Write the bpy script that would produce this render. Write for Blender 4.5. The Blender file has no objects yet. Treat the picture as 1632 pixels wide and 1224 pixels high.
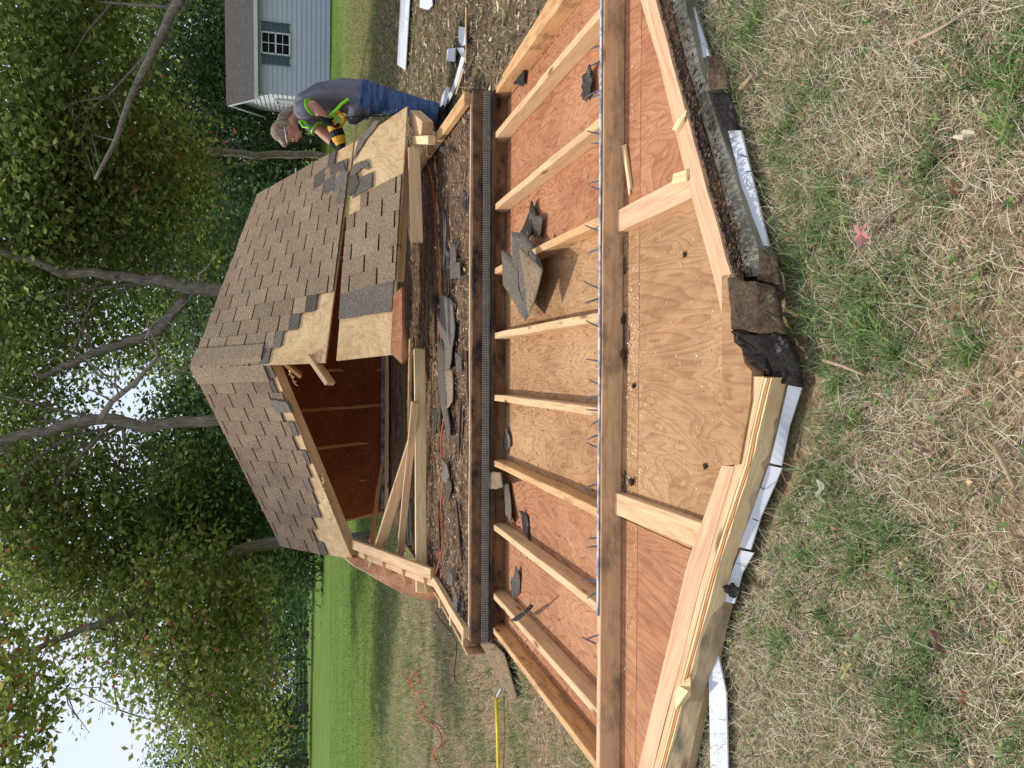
import bpy, math, random
import numpy as np
from mathutils import Vector, Matrix, noise
random.seed(7); RNG = np.random.default_rng(7)
SC = bpy.context.scene
COL = SC.collection
# ------------------------------------------------------------ camera (phone held sideways: picture is rolled 90 degrees)
F = 1226.0; TH = math.atan((816-470)/F); CH = 1.35; YAW = math.atan(22/F)
fw = Vector((-math.sin(YAW)*math.cos(TH), math.cos(YAW)*math.cos(TH), -math.sin(TH)))
rt = Vector((math.cos(YAW), math.sin(YAW), 0)); dn = fw.cross(rt)
CAM = Vector((0, 0, CH))
cd = bpy.data.cameras.new('camera'); cam = bpy.data.objects.new('camera', cd); COL.objects.link(cam)
m = Matrix((dn, rt, -fw)).transposed().to_4x4(); m.translation = CAM
cam.matrix_world = m
cd.sensor_fit = 'HORIZONTAL'; cd.sensor_width = 36; cd.lens = F/1632*36; cd.clip_end = 2000; cd.clip_start = .05
SC.camera = cam
def ray(x, y): return fw + dn*((x-816)/F) + rt*((612-y)/F)
def P(x, y, h):
    v = ray(x, y); return CAM + v*((h-CH)/v.z)
def PY(x, y, Y):
    v = ray(x, y); return CAM + v*(Y/v.y)
# ------------------------------------------------------------ light
SUN_EL = math.radians(56); SUN_D = Vector((-.62, .78, 0)).normalized()
w = bpy.data.worlds.new('World'); SC.world = w; w.use_nodes = True
nt = w.node_tree; nt.nodes.clear()
sky = nt.nodes.new('ShaderNodeTexSky'); sky.sky_type = 'NISHITA'; sky.sun_disc = False
sky.sun_elevation = SUN_EL; sky.sun_rotation = math.atan2(SUN_D.x, SUN_D.y); sky.dust_density = 2.5; sky.air_density = 1.0; sky.ozone_density = 1.0
bgn = nt.nodes.new('ShaderNodeBackground'); bgn.inputs[1].default_value = .15
# thin bright cloud veil over the blue
tcw = nt.nodes.new('ShaderNodeTexCoord'); nzw = nt.nodes.new('ShaderNodeTexNoise'); nzw.inputs['Scale'].default_value = 2.2; nzw.inputs['Detail'].default_value = 5
rpw = nt.nodes.new('ShaderNodeValToRGB'); rpw.color_ramp.elements[0].position = .3; rpw.color_ramp.elements[1].position = .7
rpw.color_ramp.elements[0].color = (.62,)*3+(1,); rpw.color_ramp.elements[1].color = (.95,)*3+(1,)
mxw = nt.nodes.new('ShaderNodeMix'); mxw.data_type = 'RGBA'; mxw.inputs['B'].default_value = (4.7, 5.1, 6.0, 1)
L = nt.links.new
L(tcw.outputs['Generated'], nzw.inputs['Vector']); L(nzw.outputs['Fac'], rpw.inputs['Fac']); L(rpw.outputs['Color'], mxw.inputs['Factor'])
L(sky.outputs[0], mxw.inputs['A']); L(mxw.outputs['Result'], bgn.inputs[0])
wo = nt.nodes.new('ShaderNodeOutputWorld'); L(bgn.outputs[0], wo.inputs[0])
sd = bpy.data.lights.new('sun', 'SUN'); sd.energy = 2.8; sd.angle = math.radians(2); sd.color = (1, .95, .86)
so = bpy.data.objects.new('sun', sd); COL.objects.link(so)
sv = SUN_D*math.cos(SUN_EL) + Vector((0, 0, math.sin(SUN_EL)))
so.rotation_euler = sv.to_track_quat('Z', 'Y').to_euler(); so.location = (0, 0, 30)
SC.view_settings.view_transform = 'Standard'; SC.view_settings.look = 'None'; SC.view_settings.exposure = 0.24; SC.view_settings.gamma = 1
SC.cycles.max_bounces = 6; SC.cycles.transparent_max_bounces = 4

# ------------------------------------------------------------ materials
def lin(c):
    return tuple(((v/255)/12.92 if v/255 <= .04045 else ((v/255+.055)/1.055)**2.4) for v in c)+(1,)
class NT:
    def __init__(s, name, rough=.8, spec=.3):
        s.m = bpy.data.materials.new(name); s.m.use_nodes = True; s.t = s.m.node_tree
        s.b = s.t.nodes['Principled BSDF']; s.b.inputs['Roughness'].default_value = rough
        s.b.inputs['Specular IOR Level'].default_value = spec
    def n(s, typ, **kw):
        o = s.t.nodes.new('ShaderNode'+typ)
        for k, v in kw.items():
            if hasattr(o, k): setattr(o, k, v)
            else: o.inputs[k.replace('_', ' ')].default_value = v
        return o
    def l(s, a, b): s.t.links.new(a, b)
    def coord(s, scale=(1, 1, 1), kind='Object', rnd=False, rot=(0, 0, 0)):
        tc = s.n('TexCoord'); mp = s.n('Mapping'); mp.inputs['Scale'].default_value = scale; mp.inputs['Rotation'].default_value = rot
        src = tc.outputs[kind]
        if rnd:
            oi = s.n('ObjectInfo'); ad = s.n('VectorMath', operation='ADD'); ml = s.n('VectorMath', operation='SCALE'); ml.inputs[3].default_value = 37.
            cb = s.n('CombineXYZ')
            for i in range(3): s.l(oi.outputs['Random'], cb.inputs[i])
            s.l(cb.outputs[0], ml.inputs[0]); s.l(src, ad.inputs[0]); s.l(ml.outputs[0], ad.inputs[1]); src = ad.outputs[0]
        s.l(src, mp.inputs[0]); return mp.outputs[0]
    def noise(s, vec, scale=5, detail=4, rough=.6, dist=0):
        o = s.n('TexNoise'); o.inputs['Scale'].default_value = scale; o.inputs['Detail'].default_value = detail
        o.inputs['Roughness'].default_value = rough; o.inputs['Distortion'].default_value = dist
        s.l(vec, o.inputs['Vector']); return o.outputs['Fac']
    def ramp(s, fac, stops):
        o = s.n('ValToRGB'); e = o.color_ramp.elements
        while len(e) < len(stops): e.new(.5)
        for i, (p, c) in enumerate(stops):
            e[i].position = p; e[i].color = c if len(c) == 4 else tuple(c)+(1,)
        s.l(fac, o.inputs[0]); return o.outputs[0]
    def mix(s, fac, a, b, mode='MIX'):
        o = s.n('Mix', data_type='RGBA', blend_type=mode)
        for k, v in (('Factor', fac), ('A', a), ('B', b)):
            if isinstance(v, (int, float, tuple)): o.inputs[k if k != 'Factor' else 0].default_value = v
            else: s.l(v, o.inputs[k if k != 'Factor' else 0])
        return o.outputs['Result']
    def base(s, c): s.l(c, s.b.inputs['Base Color']) if not isinstance(c, tuple) else setattr(s.b.inputs['Base Color'], 'default_value', c)
    def bump(s, h, st=.3, d=.01):
        o = s.n('Bump'); o.inputs['Strength'].default_value = st; o.inputs['Distance'].default_value = d
        s.l(h, o.inputs['Height']); s.l(o.outputs[0], s.b.inputs['Normal'])
G = lambda v: (v, v, v, 1)
def wood(name, c1, c2, stain=None, stainamt=.55, knots=True):
    s = NT(name, .75, .25); v = s.coord((1.3, 11, 11), rnd=True); v2 = s.coord((3, 90, 90), rnd=True); v3 = s.coord((3, 5, 5), rnd=True)
    g = s.noise(v, 1.6, 5, .6, 1.6); c = s.ramp(g, [(.25, lin(c2)), (.52, lin(c1)), (.75, lin([min(255, x*1.06) for x in c1]))])
    f = s.noise(v2, 1.5, 3); c = s.mix(.35, c, s.ramp(f, [(.3, G(.45)), (.62, G(1))]), 'MULTIPLY')
    if knots:
        vk = s.n('TexVoronoi'); vk.inputs['Scale'].default_value = 1.0; s.l(s.coord((2.6, 9, 9), rnd=True), vk.inputs['Vector'])
        k = s.ramp(vk.outputs['Distance'], [(.07, lin((120, 70, 40))), (.16, G(1))]); c = s.mix(.75, c, k, 'MULTIPLY')
    if stain:
        st = s.ramp(s.noise(v3, 1.6, 6, .7), [(stainamt-.08, G(0)), (stainamt+.12, G(1))]); c = s.mix(st, c, lin(stain))
    sp = s.ramp(s.noise(s.coord((1, 1, 1), rnd=True), 60, 3, .6), [(.68, G(1)), (.76, G(.35))]); c = s.mix(.5, c, sp, 'MULTIPLY')
    s.base(c); s.bump(f, .25, .004); return s.m
def plywood(name, ca, cb, cc, rotz=0, dirt=.6, sc=1.0, nb=24):
    s = NT(name, .8, .2)
    v = s.coord((2.4*sc, .5*sc, 2.4*sc), rot=(0, 0, rotz)); g = s.noise(v, 1.5, 3, .5, .4)
    mu = s.n('Math', operation='MULTIPLY'); s.l(g, mu.inputs[0]); mu.inputs[1].default_value = nb; fr = s.n('Math', operation='FRACT'); s.l(mu.outputs[0], fr.inputs[0])
    c = s.ramp(fr.outputs[0], [(0, lin(ca)), (.55, lin(cb)), (.9, lin(cc)), (1, lin(ca))])
    big = s.noise(s.coord((1, .4, 1), rot=(0, 0, rotz)), 2.0, 4); c = s.mix(.8, c, s.ramp(big, [(.3, lin((214, 190, 172))), (.7, G(1))]), 'MULTIPLY')
    fi = s.noise(s.coord((130, 8, 130), rot=(0, 0, rotz)), 1, 3); c = s.mix(.3, c, s.ramp(fi, [(.3, G(.4)), (.6, G(1))]), 'MULTIPLY')
    # dirt and knots: specks in patches
    pt = s.ramp(s.noise(s.coord(), 2.3, 4), [(.42, G(0)), (.6, G(1))])
    sp = s.ramp(s.noise(s.coord(), 75, 4, .7), [(.585, G(0)), (.64, G(1))]); ds = s.mix(1.0, pt, sp, 'MULTIPLY')
    c = s.mix(ds, c, s.mix(dirt, c, lin((58, 36, 22))))
    wst = s.noise(s.coord((1, .7, 1)), 2.6, 6, .7, .6); c = s.mix(.55, c, s.ramp(wst, [(.40, G(1)), (.47, G(.72)), (.52, G(.97)), (.62, G(1)), (.7, G(.75))]), 'MULTIPLY')
    vk = s.n('TexVoronoi'); vk.inputs['Scale'].default_value = 3.4; s.l(s.coord((1.5, .9, 1)), vk.inputs['Vector'])
    c = s.mix(s.ramp(vk.outputs['Distance'], [(.035, G(.8)), (.06, G(0))]), c, lin((84, 48, 26)))
    s.base(c); s.bump(fi, .2, .003); return s.m
def plain(name, c, rough=.6, var=.12, sc=8, spec=.3, metal=0, bump=0):
    s = NT(name, rough, spec); n = s.noise(s.coord(), sc, 5)
    s.base(s.mix(1, lin(c), s.ramp(n, [(.3, G(1-var*2)), (.7, G(1))]), 'MULTIPLY')); s.b.inputs['Metallic'].default_value = metal
    if bump: s.bump(s.noise(s.coord(), sc*6, 4), bump, .01)
    return s.m
def shingle(name, ca, cb, cc=None):
    s = NT(name, .95, .12); at = s.n('Attribute', attribute_name='tone')
    c = s.ramp(at.outputs['Fac'], [(0, lin(ca)), (1, lin(cb))])
    gr = s.noise(s.coord(), 260, 2, .8); c = s.mix(1, c, s.ramp(gr, [(.36, G(.42)), (.5, G(.95)), (.63, G(1.35))]), 'MULTIPLY')
    c = s.mix(.3, c, s.ramp(s.noise(s.coord(), 3.2, 5, .7), [(.35, G(.55)), (.6, G(1))]), 'MULTIPLY')
    g2 = s.noise(s.coord(), 58, 3, .8); c = s.mix(.8, c, s.ramp(g2, [(.36, G(.55)), (.5, G(1)), (.64, G(1.4))]), 'MULTIPLY')
    if cc: c = s.mix(s.ramp(s.noise(s.coord(), 14, 5, .7), [(.58, G(0)), (.68, G(.6))]), c, lin(cc))
    s.base(c); s.bump(gr, .5, .003); return s.m
MAT = {}
MAT['stud'] = wood('pine_lumber', (218, 182, 138), (196, 152, 108))
MAT['stud2'] = wood('pine_lumber_stained', (214, 168, 116), (180, 128, 82), (112, 84, 60), .62)
MAT['plate'] = wood('dark_lumber', (164, 126, 90), (128, 94, 66), (62, 46, 36), .54)  # brown base with darker blotches, for the bottom plate
MAT['rim'] = wood('damp_lumber', (122, 94, 68), (86, 64, 48), (40, 32, 27), .5)
MAT['topplate'] = wood('weathered_lumber', (216, 178, 134), (190, 150, 110), (140, 116, 92), .56)
MAT['pink'] = wood('fir_lumber', (220, 178, 140), (198, 146, 110))
MAT['fresh'] = wood('fresh_lumber', (238, 208, 158), (222, 182, 126))
MAT['rot'] = wood('rotten_wood', (66, 48, 36), (28, 22, 18), (124, 88, 58), .56)
MAT['grey'] = wood('weathered_board', (156, 148, 130), (126, 118, 102), (92, 92, 78), .58)
MAT['yboard'] = wood('stained_board', (190, 164, 126), (164, 138, 102), (112, 100, 82), .56)
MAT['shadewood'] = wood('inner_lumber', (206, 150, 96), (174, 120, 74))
MAT['ply_tan'] = plywood('plywood_tan', (198, 160, 118), (193, 153, 111), (178, 136, 96))
MAT['ply_orange'] = plywood('plywood_orange', (200, 148, 110), (194, 139, 101), (178, 122, 88))
MAT['ply_orange2'] = plywood('plywood_orange_left', (200, 150, 112), (193, 141, 103), (178, 124, 89), .1)
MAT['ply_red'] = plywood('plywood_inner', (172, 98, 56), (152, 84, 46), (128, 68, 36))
MAT['ply_fresh'] = plywood('plywood_fresh', (226, 198, 152), (221, 190, 142), (208, 172, 124), math.radians(90), .4, .9, 13)
MAT['ply_edge'] = wood('plywood_edge', (210, 168, 116), (150, 104, 64), None, .5, False)
MAT['shingle'] = shingle('asphalt_shingle', (140, 119, 95), (162, 140, 114))
MAT['shingle_l'] = shingle('asphalt_shingle_left', (128, 107, 87), (150, 128, 105))  # left slope, a little darker than the right slope's shingles
MAT['under'] = shingle('shingle_underlap', (94, 86, 78), (128, 118, 106))
MAT['under_dark'] = shingle('shadow_backing', (34, 29, 27), (42, 37, 34))  # near-black backing, stands in for the shadow line between courses
MAT['oldshingle'] = shingle('old_shingle', (92, 76, 60), (120, 102, 82), (122, 132, 106))
MAT['tar'] = shingle('tar_shingle', (50, 44, 41), (80, 72, 67), (150, 146, 140))
MAT['white'] = plain('white_vinyl', (214, 216, 220), .8, .07, 4, .1)
s = NT('caulk_strip', .6, .2); s.base(s.ramp(s.noise(s.coord(), 9, 4, .7), [(.40, lin((122, 130, 152))), (.48, lin((156, 160, 170))), (.54, lin((206, 204, 200)))])); MAT['blue'] = s.m
MAT['nail'] = plain('nail_steel', (110, 114, 132), .4, .2, 30, .5, .6)
MAT['nailc'] = plain('caulked_nail', (118, 118, 124), .7, .2, 30, .2)
MAT['lath'] = plain('metal_mesh', (178, 174, 160), .6, .2, 20, .3)
MAT['cord'] = plain('orange_cord', (206, 84, 52), .5, .1)
MAT['yellow'] = plain('yellow_plastic', (240, 214, 60), .45, .08, 20)
MAT['black'] = plain('black_rubber', (28, 28, 30), .6, .15)
# ------------------------------------------------------------ mesh helpers
WM = {}
class MB:
    def __init__(s): s.v = []; s.f = []; s.t = []
    def poly(s, pts, tone=.5):
        n = len(s.v); s.v += [tuple(p) for p in pts]; s.f.append(tuple(range(n, n+len(pts)))); s.t.append(tone)
    def prism(s, top, bot, tone=.5):       # two rings of equal length
        n = len(s.v); k = len(top); s.v += [tuple(p) for p in top]+[tuple(p) for p in bot]
        s.f.append(tuple(range(n, n+k))); s.f.append(tuple(range(n+2*k-1, n+k-1, -1)))
        for i in range(k): j = (i+1) % k; s.f.append((n+i, n+k+i, n+k+j, n+j))
        s.t += [tone]*(k+2)
    def box(s, c, sz, R=None, tone=.5):
        c = Vector(c); R = R or Matrix.Identity(3); h = [x/2 for x in sz]
        q = lambda a, b, d: c+R@Vector((a*h[0], b*h[1], d*h[2]))
        s.prism([q(-1, -1, 1), q(1, -1, 1), q(1, 1, 1), q(-1, 1, 1)], [q(-1, -1, -1), q(1, -1, -1), q(1, 1, -1), q(-1, 1, -1)], tone)
    def tube(s, pts, r, n=8, tone=.5, cap=True, flat=None):
        pts = [Vector(p) for p in pts]; rs = r if isinstance(r, (list, tuple)) else [r]*len(pts)
        rings = []; ref = None
        for i, p in enumerate(pts):
            d = (pts[min(i+1, len(pts)-1)]-pts[max(i-1, 0)])
            if d.length < 1e-9: d = Vector((0, 0, 1))
            d.normalize()
            if ref is None: ref = Vector((0, 0, 1)) if abs(d.z) < .9 else Vector((0, 1, 0))
            if flat is not None: ref = Vector(flat)
            a = (ref-d*ref.dot(d)).normalized(); b = d.cross(a)
            if flat is None: ref = a
            rr = rs[i]; ra, rb = (rr if isinstance(rr, tuple) else (rr, rr))
            base = len(s.v); rings.append(base)
            for k in range(n):
                t = 2*math.pi*k/n; s.v.append(tuple(p+a*(ra*math.cos(t))+b*(rb*math.sin(t))))
        for i in range(len(rings)-1):
            for k in range(n):
                k2 = (k+1) % n; s.f.append((rings[i]+k, rings[i]+k2, rings[i+1]+k2, rings[i+1]+k)); s.t.append(tone)
        if cap:
            s.f.append(tuple(rings[0]+k for k in range(n-1, -1, -1))); s.f.append(tuple(rings[-1]+k for k in range(n))); s.t += [tone]*2
    def ell(s, c, r, R=None, n=12, tone=.5):
        c = Vector(c); R = R or Matrix.Identity(3); m_ = n//2; base = len(s.v)
        for i in range(m_+1):
            ph = math.pi*i/m_
            for k in range(n):
                t = 2*math.pi*k/n
                s.v.append(tuple(c+R@Vector((r[0]*math.sin(ph)*math.cos(t), r[1]*math.sin(ph)*math.sin(t), r[2]*math.cos(ph)))))
        for i in range(m_):
            for k in range(n):
                k2 = (k+1) % n; s.f.append((base+i*n+k, base+(i+1)*n+k, base+(i+1)*n+k2, base+i*n+k2)); s.t.append(tone)
def place(o, Wm, parent):
    if parent is not None:
        o.parent = parent; o.matrix_parent_inverse = WM[parent.name].inverted()
    o.matrix_basis = Wm; WM[o.name] = Wm.copy()
def build(name, mb, mat, parent=None, origin=None, smooth=False, W=None, merge=False):
    me = bpy.data.meshes.new(name)
    if W is None:
        if origin is None:
            a = np.array(mb.v); origin = Vector(((a[:, 0].min()+a[:, 0].max())/2, (a[:, 1].min()+a[:, 1].max())/2, a[:, 2].min()))
        origin = Vector(origin); W = Matrix.Translation(origin); vs = [(p[0]-origin.x, p[1]-origin.y, p[2]-origin.z) for p in mb.v]
    else: vs = mb.v
    me.from_pydata(vs, [], mb.f); me.update()
    at = me.attributes.new('tone', 'FLOAT', 'FACE'); at.data.foreach_set('value', mb.t)
    mats = mat if isinstance(mat, (list, tuple)) else [mat]
    for q in mats: me.materials.append(q)
    if smooth: me.polygons.foreach_set('use_smooth', [True]*len(me.polygons))
    o = bpy.data.objects.new(name, me); COL.objects.link(o); place(o, W, parent); return o
def thing(name, loc, label, cat, group=None):
    o = bpy.data.objects.new(name, None); COL.objects.link(o); o.empty_display_size = .1
    o.location = loc; WM[o.name] = Matrix.Translation(Vector(loc)); o['label'] = label; o['category'] = cat
    if group: o['group'] = group
    return o
def tag(o, label, cat, group=None):
    o['label'] = label; o['category'] = cat
    if group: o['group'] = group
    return o
def lumber(name, p0, p1, w, h, mat, parent=None, up=(0, 0, 1), rough=0, bev=.003):
    """board from p0 to p1 (centre of its top face), w wide, h deep; local X runs along the grain"""
    p0, p1 = Vector(p0), Vector(p1); d = p1-p0; Ln = d.length; d.normalize(); up = Vector(up)
    z = (up-d*up.dot(d)).normalized(); y = z.cross(d)
    W = Matrix((d, y, z)).transposed().to_4x4(); W.translation = (p0+p1)/2
    mb = MB(); n = max(1, int(Ln/.35)) ; rn = random.Random(hash(name+str(round(Ln, 3))) % 1000 if False else int(Ln*1000))
    rings = []
    for i in range(n+1):
        x = -Ln/2+Ln*i/n; dy = rn.uniform(-1, 1)*.0025; dz = rn.uniform(-1, 1)*.002
        b = len(mb.v); e = rough*rn.uniform(-1, 1) if i in (0, n) else 0
        mb.v += [(x+e, -w/2+dy, dz), (x-e*.6, w/2+dy, dz), (x+e*.4, w/2+dy, -h+dz), (x-e, -w/2+dy, -h+dz)]; rings.append(b)
    for a, b in zip(rings, rings[1:]):
        for k in range(4): k2 = (k+1) % 4; mb.f.append((a+k, a+k2, b+k2, b+k)); mb.t.append(.5)
    mb.f.append((rings[0]+3, rings[0]+2, rings[0]+1, rings[0])); mb.f.append(tuple(rings[-1]+k for k in range(4))); mb.t += [.5, .5]
    o = build(name, mb, mat, parent, W=W)
    if bev:
        bm = o.modifiers.new('bevel', 'BEVEL'); bm.width = bev; bm.segments = 1; bm.limit_method = 'ANGLE'
    return o
def strip(name, inner, outer, th, mat, parent, sub=6):
    """slab between two polylines (already 3D), th thick downwards"""
    def dens(pl):
        r = []
        for a, b in zip(pl, pl[1:]):
            for i in range(sub): r.append(Vector(a).lerp(Vector(b), i/sub))
        return r+[Vector(pl[-1])]
    a, b = dens(inner), dens(outer); ln = sum((x-y).length for x, y in zip(a, a[1:]))
    d = (a[-1]-a[0]).normalized(); z = Vector((0, 0, 1)); y = z.cross(d).normalized(); z = d.cross(y)
    W = Matrix((d, y, z)).transposed().to_4x4(); W.translation = a[len(a)//2]; Wi = W.inverted()
    mb = MB(); rn = random.Random(len(name)+int(ln*100))
    for p, q in zip(a, b):
        q2 = q+Vector((rn.uniform(-1, 1), rn.uniform(-1, 1), 0))*(0 if mat is MAT['white'] else .003)
        mb.v += [tuple(Wi@v) for v in (p, q2, q2-Vector((0, 0, th)), p-Vector((0, 0, th)))]
    n = len(a)
    for i in range(n-1):
        for k in range(4): k2 = (k+1) % 4; mb.f.append((i*4+k, i*4+k2, i*4+4+k2, i*4+4+k)); mb.t.append(.5)
    mb.f += [(3, 2, 1, 0), tuple((n-1)*4+k for k in range(4))]; mb.t += [.5, .5]
    return build(name, mb, mat, parent, W=W)
def slab(name, pts, th, mat, parent=None, tone=.5):
    mb = MB(); pts = [Vector(p) for p in pts]; mb.prism(pts, [p-Vector((0, 0, th)) for p in pts], tone)
    return build(name, mb, mat, parent)
def hsh(*a): return random.Random(str(a))

# ============================================================ GROUND
def axis(a, b, fine0, fine1, st):
    L1 = list(np.arange(fine0, fine1+1e-6, st)); x = fine1; s_ = st
    while x < b: s_ *= 1.25; x += s_; L1.append(min(x, b))
    x = fine0; s_ = st; pre = []
    while x > a: s_ *= 1.25; x -= s_; pre.append(max(x, a))
    return pre[::-1]+L1
def gz(x, y):
    v = noise.noise(Vector((x*1.3, y*1.3, 0)))*.012+noise.noise(Vector((x*5, y*5, 3)))*.008
    k = max(0, 1-max(abs(x)/9, abs(y-5)/9)); return v*min(1, k*3)-.02
xs = axis(-500, 500, -5, 5, .09); ys = axis(-30, 900, .2, 9, .09)
me = bpy.data.meshes.new('ground'); nx, ny = len(xs), len(ys)
me.from_pydata([(x, y, gz(x, y)) for y in ys for x in xs], [], [(j*nx+i, j*nx+i+1, (j+1)*nx+i+1, (j+1)*nx+i) for j in range(ny-1) for i in range(nx-1)])
me.polygons.foreach_set('use_smooth', [True]*len(me.polygons))
s = NT('ground_cover', .95, .1)
co = s.coord(); sep = s.n('SeparateXYZ'); s.l(co, sep.inputs[0])
st = s.noise(s.coord((1, 1, 1)), 42, 6, .75, 1.5)
straw = s.ramp(st, [(.32, lin((70, 54, 42))), (.47, lin((142, 116, 90))), (.62, lin((190, 166, 132)))])
green = s.ramp(s.noise(s.coord(), 60, 5, .7), [(.3, lin((60, 62, 38))), (.5, lin((104, 108, 66))), (.66, lin((142, 146, 94)))])
pat = s.ramp(s.noise(s.coord(), 1.8, 6, .75), [(.46, G(0)), (.62, G(.8))])
c = s.mix(pat, straw, green)
mg = s.n('MapRange'); s.l(sep.outputs[1], mg.inputs[0]); mg.inputs[1].default_value = 6; mg.inputs[2].default_value = 13; mg.inputs[3].default_value = 0; mg.inputs[4].default_value = .75
c = s.mix(mg.outputs[0], c, s.mix(s.ramp(s.noise(s.coord((1, 1, 1)), 3, 6, .75), [(.4, G(0)), (.62, G(1))]), lin((104, 118, 60)), lin((146, 136, 92))))
soil = s.ramp(s.noise(s.coord(), 20, 6, .7), [(.3, lin((58, 44, 34))), (.7, lin((122, 98, 78)))])
# leaf-litter and bare earth to the right of the wreck
mr = s.n('MapRange'); s.l(sep.outputs[0], mr.inputs[0]); mr.inputs[1].default_value = 1.2; mr.inputs[2].default_value = 2.6
my = s.n('MapRange'); s.l(sep.outputs[1], my.inputs[0]); my.inputs[1].default_value = 24; my.inputs[2].default_value = 4
mm = s.n('Math', operation='MULTIPLY'); s.l(mr.outputs[0], mm.inputs[0]); s.l(my.outputs[0], mm.inputs[1])
m2 = s.n('Math', operation='MULTIPLY'); s.l(mm.outputs[0], m2.inputs[0]); s.l(s.ramp(s.noise(s.coord(), 1.6, 5, .7), [(.3, G(0)), (.5, G(1))]), m2.inputs[1])
c = s.mix(m2.outputs[0], c, soil)
# mown lawn further off
lawn = s.ramp(s.noise(s.coord((.6, 5, 1)), 1.2, 5, .7), [(.25, lin((76, 98, 38))), (.5, lin((100, 124, 48))), (.7, lin((124, 146, 64)))])
lawn = s.mix(.6, lawn, s.ramp(s.noise(s.coord((.15, 1.1, 1)), 1.0, 4, .7), [(.32, G(.6)), (.6, G(1.12))]), 'MULTIPLY')
lawn = s.mix(.8, lawn, s.ramp(s.noise(s.coord(), 16, 5, .8), [(.3, G(.55)), (.6, G(1))]), 'MULTIPLY')
wob = s.noise(s.coord(), .5, 4); ma = s.n('Math', operation='MULTIPLY_ADD'); s.l(wob, ma.inputs[0]); ma.inputs[1].default_value = 7; s.l(sep.outputs[1], ma.inputs[2])
xa = s.n('MapRange'); s.l(sep.outputs[0], xa.inputs[0]); xa.inputs[1].default_value = 1; xa.inputs[2].default_value = 4; xa.inputs[3].default_value = 0; xa.inputs[4].default_value = -10.5
ad = s.n('Math', operation='ADD'); s.l(ma.outputs[0], ad.inputs[0]); s.l(xa.outputs[0], ad.inputs[1])
lf = s.n('MapRange'); s.l(ad.outputs[0], lf.inputs[0]); lf.inputs[1].default_value = 11.5; lf.inputs[2].default_value = 20
c = s.mix(lf.outputs[0], c, lawn)
# woodland floor
wf = s.n('MapRange'); s.l(ad.outputs[0], wf.inputs[0]); wf.inputs[1].default_value = 104; wf.inputs[2].default_value = 108
c = s.mix(wf.outputs[0], c, lin((60, 60, 34)))
s.base(c); s.bump(st, .8, .02); me.materials.append(s.m)
g = bpy.data.objects.new('ground', me); COL.objects.link(g); g['kind'] = 'structure'
def stuff(o, label, cat): o['kind'] = 'stuff'; o['label'] = label; o['category'] = cat; return o

# ---- grass blades (numpy)
VT = [(2.1, 2.75), (-.07, 1.66), (-2.1, 2.75)]   # outer line of the gable, used to keep grass from growing through
def inpanel(x, y, mrg=0.0):
    lo = np.interp(x, [-2.2, -.07, 2.2], [3.05, 1.72, 3.0])-mrg
    return (y > lo) & (y < 9.6) & (np.abs(x) < np.where(y < 4.8, 1.76, 1.85)+mrg)
def vnoise(x, y, sc, seed=0):
    xi = x*sc+100+seed*17.3; yi = y*sc+100+seed*9.1; x0 = np.floor(xi).astype(int); y0 = np.floor(yi).astype(int); fx = xi-x0; fy = yi-y0
    T = np.random.default_rng(seed+5).random((512, 512)); fx = fx*fx*(3-2*fx); fy = fy*fy*(3-2*fy)
    g_ = lambda a, b: T[a % 512, b % 512]
    return (g_(x0, y0)*(1-fx)+g_(x0+1, y0)*fx)*(1-fy)+(g_(x0, y0+1)*(1-fx)+g_(x0+1, y0+1)*fx)*fy
def blades(name, x, y, ln, wd, tilt, tone, mat, z0=-.02, curl=.5):
    n = len(x); r = RNG
    az = r.random(n)*2*np.pi; tx, ty = np.cos(az), np.sin(az); px, py = -ty, tx
    sg = 3; V = np.zeros((n, sg*2+1, 3)); T = np.linspace(0, 1, sg+1)
    bx, by, bz = x.copy(), y.copy(), np.full(n, 1.0)*z0; ang = tilt.copy()
    sw = r.normal(0, .35, n)
    for k in range(sg+1):
        wk = wd*(1-T[k]*.8)
        if k < sg:
            V[:, 2*k, 0] = bx-px*wk/2; V[:, 2*k, 1] = by-py*wk/2; V[:, 2*k, 2] = bz
            V[:, 2*k+1, 0] = bx+px*wk/2; V[:, 2*k+1, 1] = by+py*wk/2; V[:, 2*k+1, 2] = bz
        else: V[:, 2*sg, 0] = bx; V[:, 2*sg, 1] = by; V[:, 2*sg, 2] = bz
        st_ = ln/sg; bx = bx+tx*np.sin(ang)*st_; by = by+ty*np.sin(ang)*st_; bz = np.maximum(bz+np.cos(ang)*st_, z0+.002)
        ang = np.minimum(ang+curl*r.random(n)*.9, 1.75); c_, s_2 = np.cos(sw), np.sin(sw); tx, ty = tx*c_-ty*s_2, tx*s_2+ty*c_
    nv = sg*2+1; base = (np.arange(n)*nv)[:, None]
    quads = [np.concatenate([base+2*k, base+2*k+1, base+2*k+3, base+2*k+2], 1) for k in range(sg-1)]
    tri = np.concatenate([base+2*(sg-1), base+2*(sg-1)+1, base+2*sg], 1)
    return fastmesh(name, V.reshape(-1, 3), quads, tri, np.concatenate([tone]*(sg)), mat)
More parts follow.
